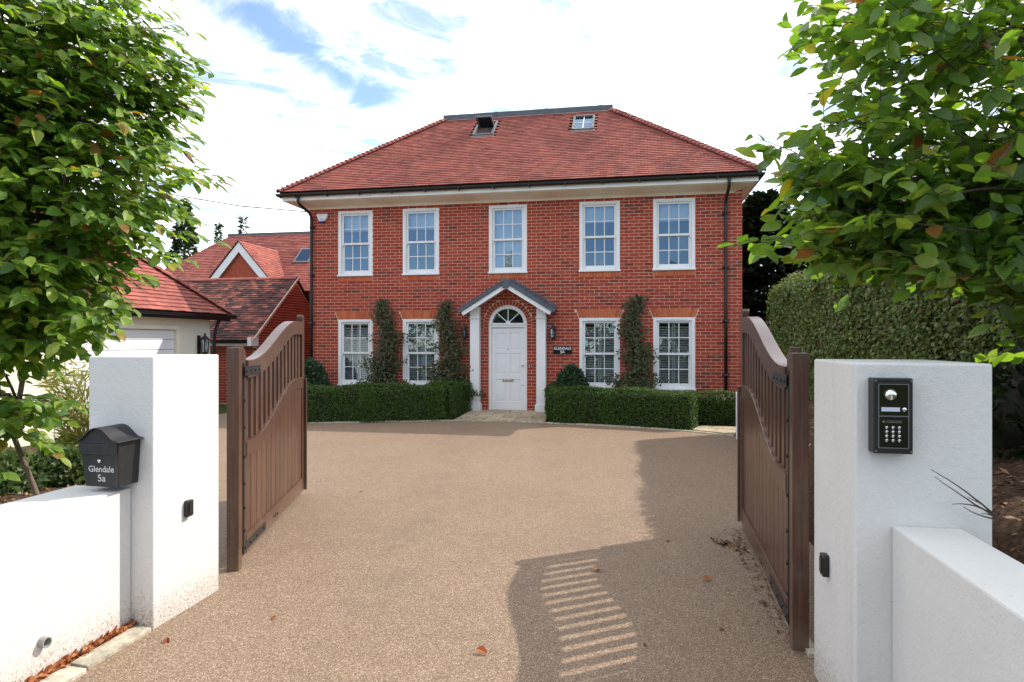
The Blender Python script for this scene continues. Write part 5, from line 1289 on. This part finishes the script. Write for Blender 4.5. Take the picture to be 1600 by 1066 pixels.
# ------------------------------------------------------------------ trees
def spray_tree(name, label, base, trunk_pts, trunk_r, lobes, n_spray, leaf, m, seed, nbranch=26, per=15, extra=None, sun_bias=None, droop=.25, nj=.42):
    """broadleaf tree: layered twigs with alternate leaves; the 300 leaves nearest the camera are parts"""
    r_ = np.random.default_rng(seed); B = np.array(base)
    t = thing(name, label, 'tree', base)
    tr = MB(); tr.tube([Vector(p) - Vector(base) for p in trunk_pts], trunk_r, 8); tr.build('trunk', M['bark'], t, smooth=True)
    trunk = np.array(trunk_pts)
    P, D = [], []
    br_ = MB(); tw_ = MB()
    wts = np.array([l[3] for l in lobes]); wts = wts / wts.sum()
    for k in range(n_spray):
        c, rad, src, _w = lobes[r_.choice(len(lobes), p=wts)]
        d_ = r_.normal(size=3); d_ /= np.linalg.norm(d_); q = r_.random() ** .42
        p0 = np.array(c) + d_ * q * np.array(rad)
        s0 = np.array(src) if src is not None else trunk[min(len(trunk) - 1, 4 + int(r_.random() * (len(trunk) - 4)))]
        out_ = p0 - s0; out_ /= np.linalg.norm(out_) + 1e-9
        dirv = out_ * .8 + r_.normal(size=3) * .45; dirv[2] = dirv[2] * .45 - droop * r_.random() + .08; dirv /= np.linalg.norm(dirv)
        L = leaf * (3.0 + 3.2 * r_.random()); side = np.cross(dirv, (0, 0, 1.)); side /= np.linalg.norm(side) + 1e-9
        p_s = p0 - dirv * L * .5
        tw_.tube([p_s - B, p_s + dirv * L * .5 + np.array((0, 0, .02)) - B, p_s + dirv * L - B], [.0035, .0025, .001], 4, caps=False)
        if k % 9 == 0:
            mid = s0 * .45 + p_s * .55 + np.array((0, 0, .12)) + r_.normal(size=3) * .16
            bz = [((1 - f) ** 2) * s0 + 2 * f * (1 - f) * (mid + np.array((0, 0, .1))) + f * f * p_s + (r_.normal(size=3) * .012 if 0 < f < 1 else 0) - B for f in np.linspace(0, 1, 8)]
            br_.tube(bz, list(np.linspace(.012, .003, 8)), 5, caps=False)
        nl = int(per * (.7 + .6 * r_.random()))
        for j in range(nl):
            f = (j + .5) / nl; sd = 1 if j % 2 else -1
            ld = dirv * (.45 + .3 * f) + side * sd * (.9 - .5 * f) + r_.normal(size=3) * .22; ld[2] -= .18 + .25 * r_.random()
            nn_ = np.array((0, 0, 1.)) + (0 if sun_bias is None else np.array(sun_bias)) + r_.normal(size=3) * nj
            P.append(p_s + dirv * L * f + r_.normal(size=3) * .012); D.append((ld, nn_))
    if extra is not None:
        for (pp_, ld, nn_) in extra: P.append(pp_); D.append((ld, nn_))
    P = np.array(P); ld = np.array([d_[0] for d_ in D]); nn_ = np.array([d_[1] for d_ in D]); sz = leaf * (.50 + .80 * r_.random(len(P)))
    Fm = frames(nn_, ld)
    # visible, near leaves become parts of their own
    dcam = P - np.array(cam.location); dep = dcam[:, 1]; sx = 800 + 1000 * dcam[:, 0] / np.maximum(dep, .1); sy = 533 - 1000 * dcam[:, 2] / np.maximum(dep, .1)
    vis = (dep > .5) & (sx > 5) & (sx < 1595) & (sy > 5) & (sy < 1000)
    score = np.where(vis, dep / sz, 1e6); idx = np.argsort(score)[:300]; idx = idx[score[idx] < 1e5]
    keep = np.ones(len(P), bool); keep[idx] = False
    scatter('crown', KV, KF, P[keep] - B, Fm[keep], sz[keep], m, t, kind='stuff', smooth=True)
    mes = []
    for (fo, cu, wb) in ((.35, .16, .01), (.6, .34, .02), (.15, .10, .03), (.42, -.12, .015), (.9, .45, .02), (.3, .25, .035)):
        v_, f_ = fine_leaf(fo, cu, wb); b_ = MB(); b_.add(v_, f_); mes.append(b_.mesh('leaf', M[m.name + '_veined'], True))
    for q, i in enumerate(idx):
        mm = Matrix([list(Fm[i][r]) for r in range(3)]).to_4x4() @ Matrix.Scale(sz[i], 4); mm.translation = Vector(P[i] - B); link('leaf', mes[(q * 7) % 6], t, mm)
    tw_.build('twigs', M['twig'], t, kind='stuff', fix=False); br_.build('branch', M['twig'], t, fix=False)
    return t

# left beech: thin leaning stem behind the low wall, crown over the pillar
lb_ = (-3.45, 4.85, .1)
lt = [lb_, (-3.62, 4.85, .55), (-3.78, 4.85, .95), (-3.72, 4.86, 1.35), (-3.78, 4.9, 1.8), (-3.85, 4.95, 2.6), (-3.9, 4.95, 3.4), (-3.9, 5.0, 4.5)]
spray_tree('beech_tree', 'leafy young beech tree with thin stem behind the mailbox wall', lb_, lt, [.020, .019, .018, .018, .022, .022, .02, .01],
           [((-3.95, 4.9, 3.55), (1.46, .90, 1.45), None, 7.5), ((-3.45, 4.85, 2.85), (1.05, .70, .70), None, 3.8), ((-3.45, 4.85, 3.75), (.95, .65, .60), None, 3.2), ((-3.84, 4.8, 2.15), (.86, .70, .46), (-3.85, 4.95, 2.4), 3.2), ((-3.95, 4.7, 1.70), (.80, .55, .20), (-3.75, 4.9, 1.8), 1.2), ((-3.78, 4.75, 1.05), (.40, .35, .33), (-3.75, 4.85, 1.2), .26), ((-3.02, 4.75, 1.80), (.22, .3, .10), (-3.6, 4.85, 2.1), .16)],
           1220, .113, M['beech'], 3, per=18, sun_bias=(.55, -.25, .1), nj=.32)
# right beech: trunk outside the frame, boughs reaching in over the pillar
rb_ = (3.35, 3.35, .9)
rtp = [rb_, (3.32, 3.32, 1.6), (3.25, 3.3, 2.4), (3.2, 3.3, 3.3), (3.15, 3.3, 4.3)]
spray_tree('beech_tree', 'backlit broadleaf tree with boughs reaching over the intercom pillar', rb_, rtp, [.07, .065, .06, .05, .03],
           [((2.75, 3.35, 3.30), (1.12, .60, .80), (3.2, 3.3, 2.9), 4.2), ((2.40, 3.2, 2.50), (1.0, .5, .34), (3.2, 3.3, 2.2), 3.2), ((1.80, 3.2, 2.28), (.46, .42, .26), (2.9, 3.25, 2.25), 1.4), ((1.92, 3.05, 3.20), (.36, .35, .30), (3.1, 3.3, 3.0), .8), ((2.55, 2.9, 2.02), (.55, .4, .16), (3.2, 3.3, 2.0), .7), ((1.50, 3.1, 2.62), (.14, .2, .10), (2.4, 3.2, 2.4), .10), ((2.6, 2.2, 3.2), (.9, .5, .8), (3.1, 3.2, 3.0), 1.0), ((3.45, 2.75, 2.7), (.55, .55, .6), (3.2, 3.3, 2.6), 1.6), ((2.75, 3.05, 1.72), (.36, .40, .18), (3.2, 3.3, 1.9), .5), ((2.80, 3.1, 2.0), (.50, .45, .18), (3.2, 3.3, 2.0), 1.0), ((2.40, 3.25, 2.14), (.72, .42, .16), (3.2, 3.3, 2.1), 2.0)],  # includes an unseen lobe outside the frame, added to shade the low wall
           860, .106, M['beech_shade'], 5, per=12, sun_bias=(.15, -.15, .0), nj=.75)
# dark evergreen undergrowth by the raised bed
ball_shrub('laurel_shrub', 'dark leafy shrub at the foot of the tall hedge beside the intercom pillar', (3.55, 4.15, .85), .55, .75, 900, .10, M['dark'], KV, KF)

def conifer(label, base, h, r, n, m, group, size=.32, taper=1.0):
    t = thing('conifer_tree', label, 'tree', base, 0, group)
    f = rng.random(n) ** .8; rad = r * (1 - f) ** taper * (.55 + .5 * rng.random(n)) * (1 + .25 * np.sin(f * 40)); a_ = rng.random(n) * 6.283
    pos = np.column_stack([np.cos(a_) * rad, np.sin(a_) * rad, h * (.03 + .97 * f) - rad * .25]); al_ = np.column_stack([np.cos(a_), np.sin(a_), -.25 + f * .9]) + rdirs(n) * .35
    scatter('crown', SM_V, SM_F, pos, frames(np.array((0, 0, 1.)) + rdirs(n) * .6, al_), size * (.5 + rng.random(n)), m, t, kind='stuff')
    b = MB().tube([(0, 0, -.1), (0, 0, h * .5), (0, 0, h)], [.22 * r / 2, .12 * r / 2, .01], 7); b.build('trunk', M['bark'], t)
    return t
gcn = 'conifers behind the neighbouring roofs'
conifer('broad dark fir beside the beech crown behind the neighbour roof', (-21.5, 42, 0), 10.6, 2.4, 3600, M['fir'], gcn, .38)
conifer('slim sparse fir top rising left of the neighbour roof ridge', (-20.2, 44, 0), 9.7, 1.1, 650, M['fir'], gcn, .34)
conifer('slim fir top rising just above the neighbour roof ridge', (-18.9, 45, 0), 10.3, 1.2, 600, M['fir'], gcn, .36)
gd_ = 'dark evergreens between house and tall hedge'
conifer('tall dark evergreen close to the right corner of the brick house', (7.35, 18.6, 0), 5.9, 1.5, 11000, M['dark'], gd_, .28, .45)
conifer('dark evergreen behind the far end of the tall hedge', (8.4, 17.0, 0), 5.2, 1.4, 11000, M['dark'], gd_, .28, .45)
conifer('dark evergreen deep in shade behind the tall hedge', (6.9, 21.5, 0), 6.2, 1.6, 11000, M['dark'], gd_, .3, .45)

# trees across the road behind the camera (they show in the window reflections)
n = 9000; x = rng.uniform(-34, 34, n); top = 5.6 + 1.6 * np.sin(x * .45 + 1) + 1.1 * np.sin(x * 1.3) + .5 * np.sin(x * 3.7); zf = rng.random(n)
pos = np.column_stack([x, -23 - rng.random(n) * 3.5 * np.sqrt(1 - zf ** 2), zf * top])
o = scatter('treeline', SM_V, SM_F, pos, frames(rdirs(n), rdirs(n)), .55 * (.6 + .8 * rng.random(n)), M['box'], kind='stuff'); tag(o, 'dense green trees across the road mirrored in the window panes', 'trees')
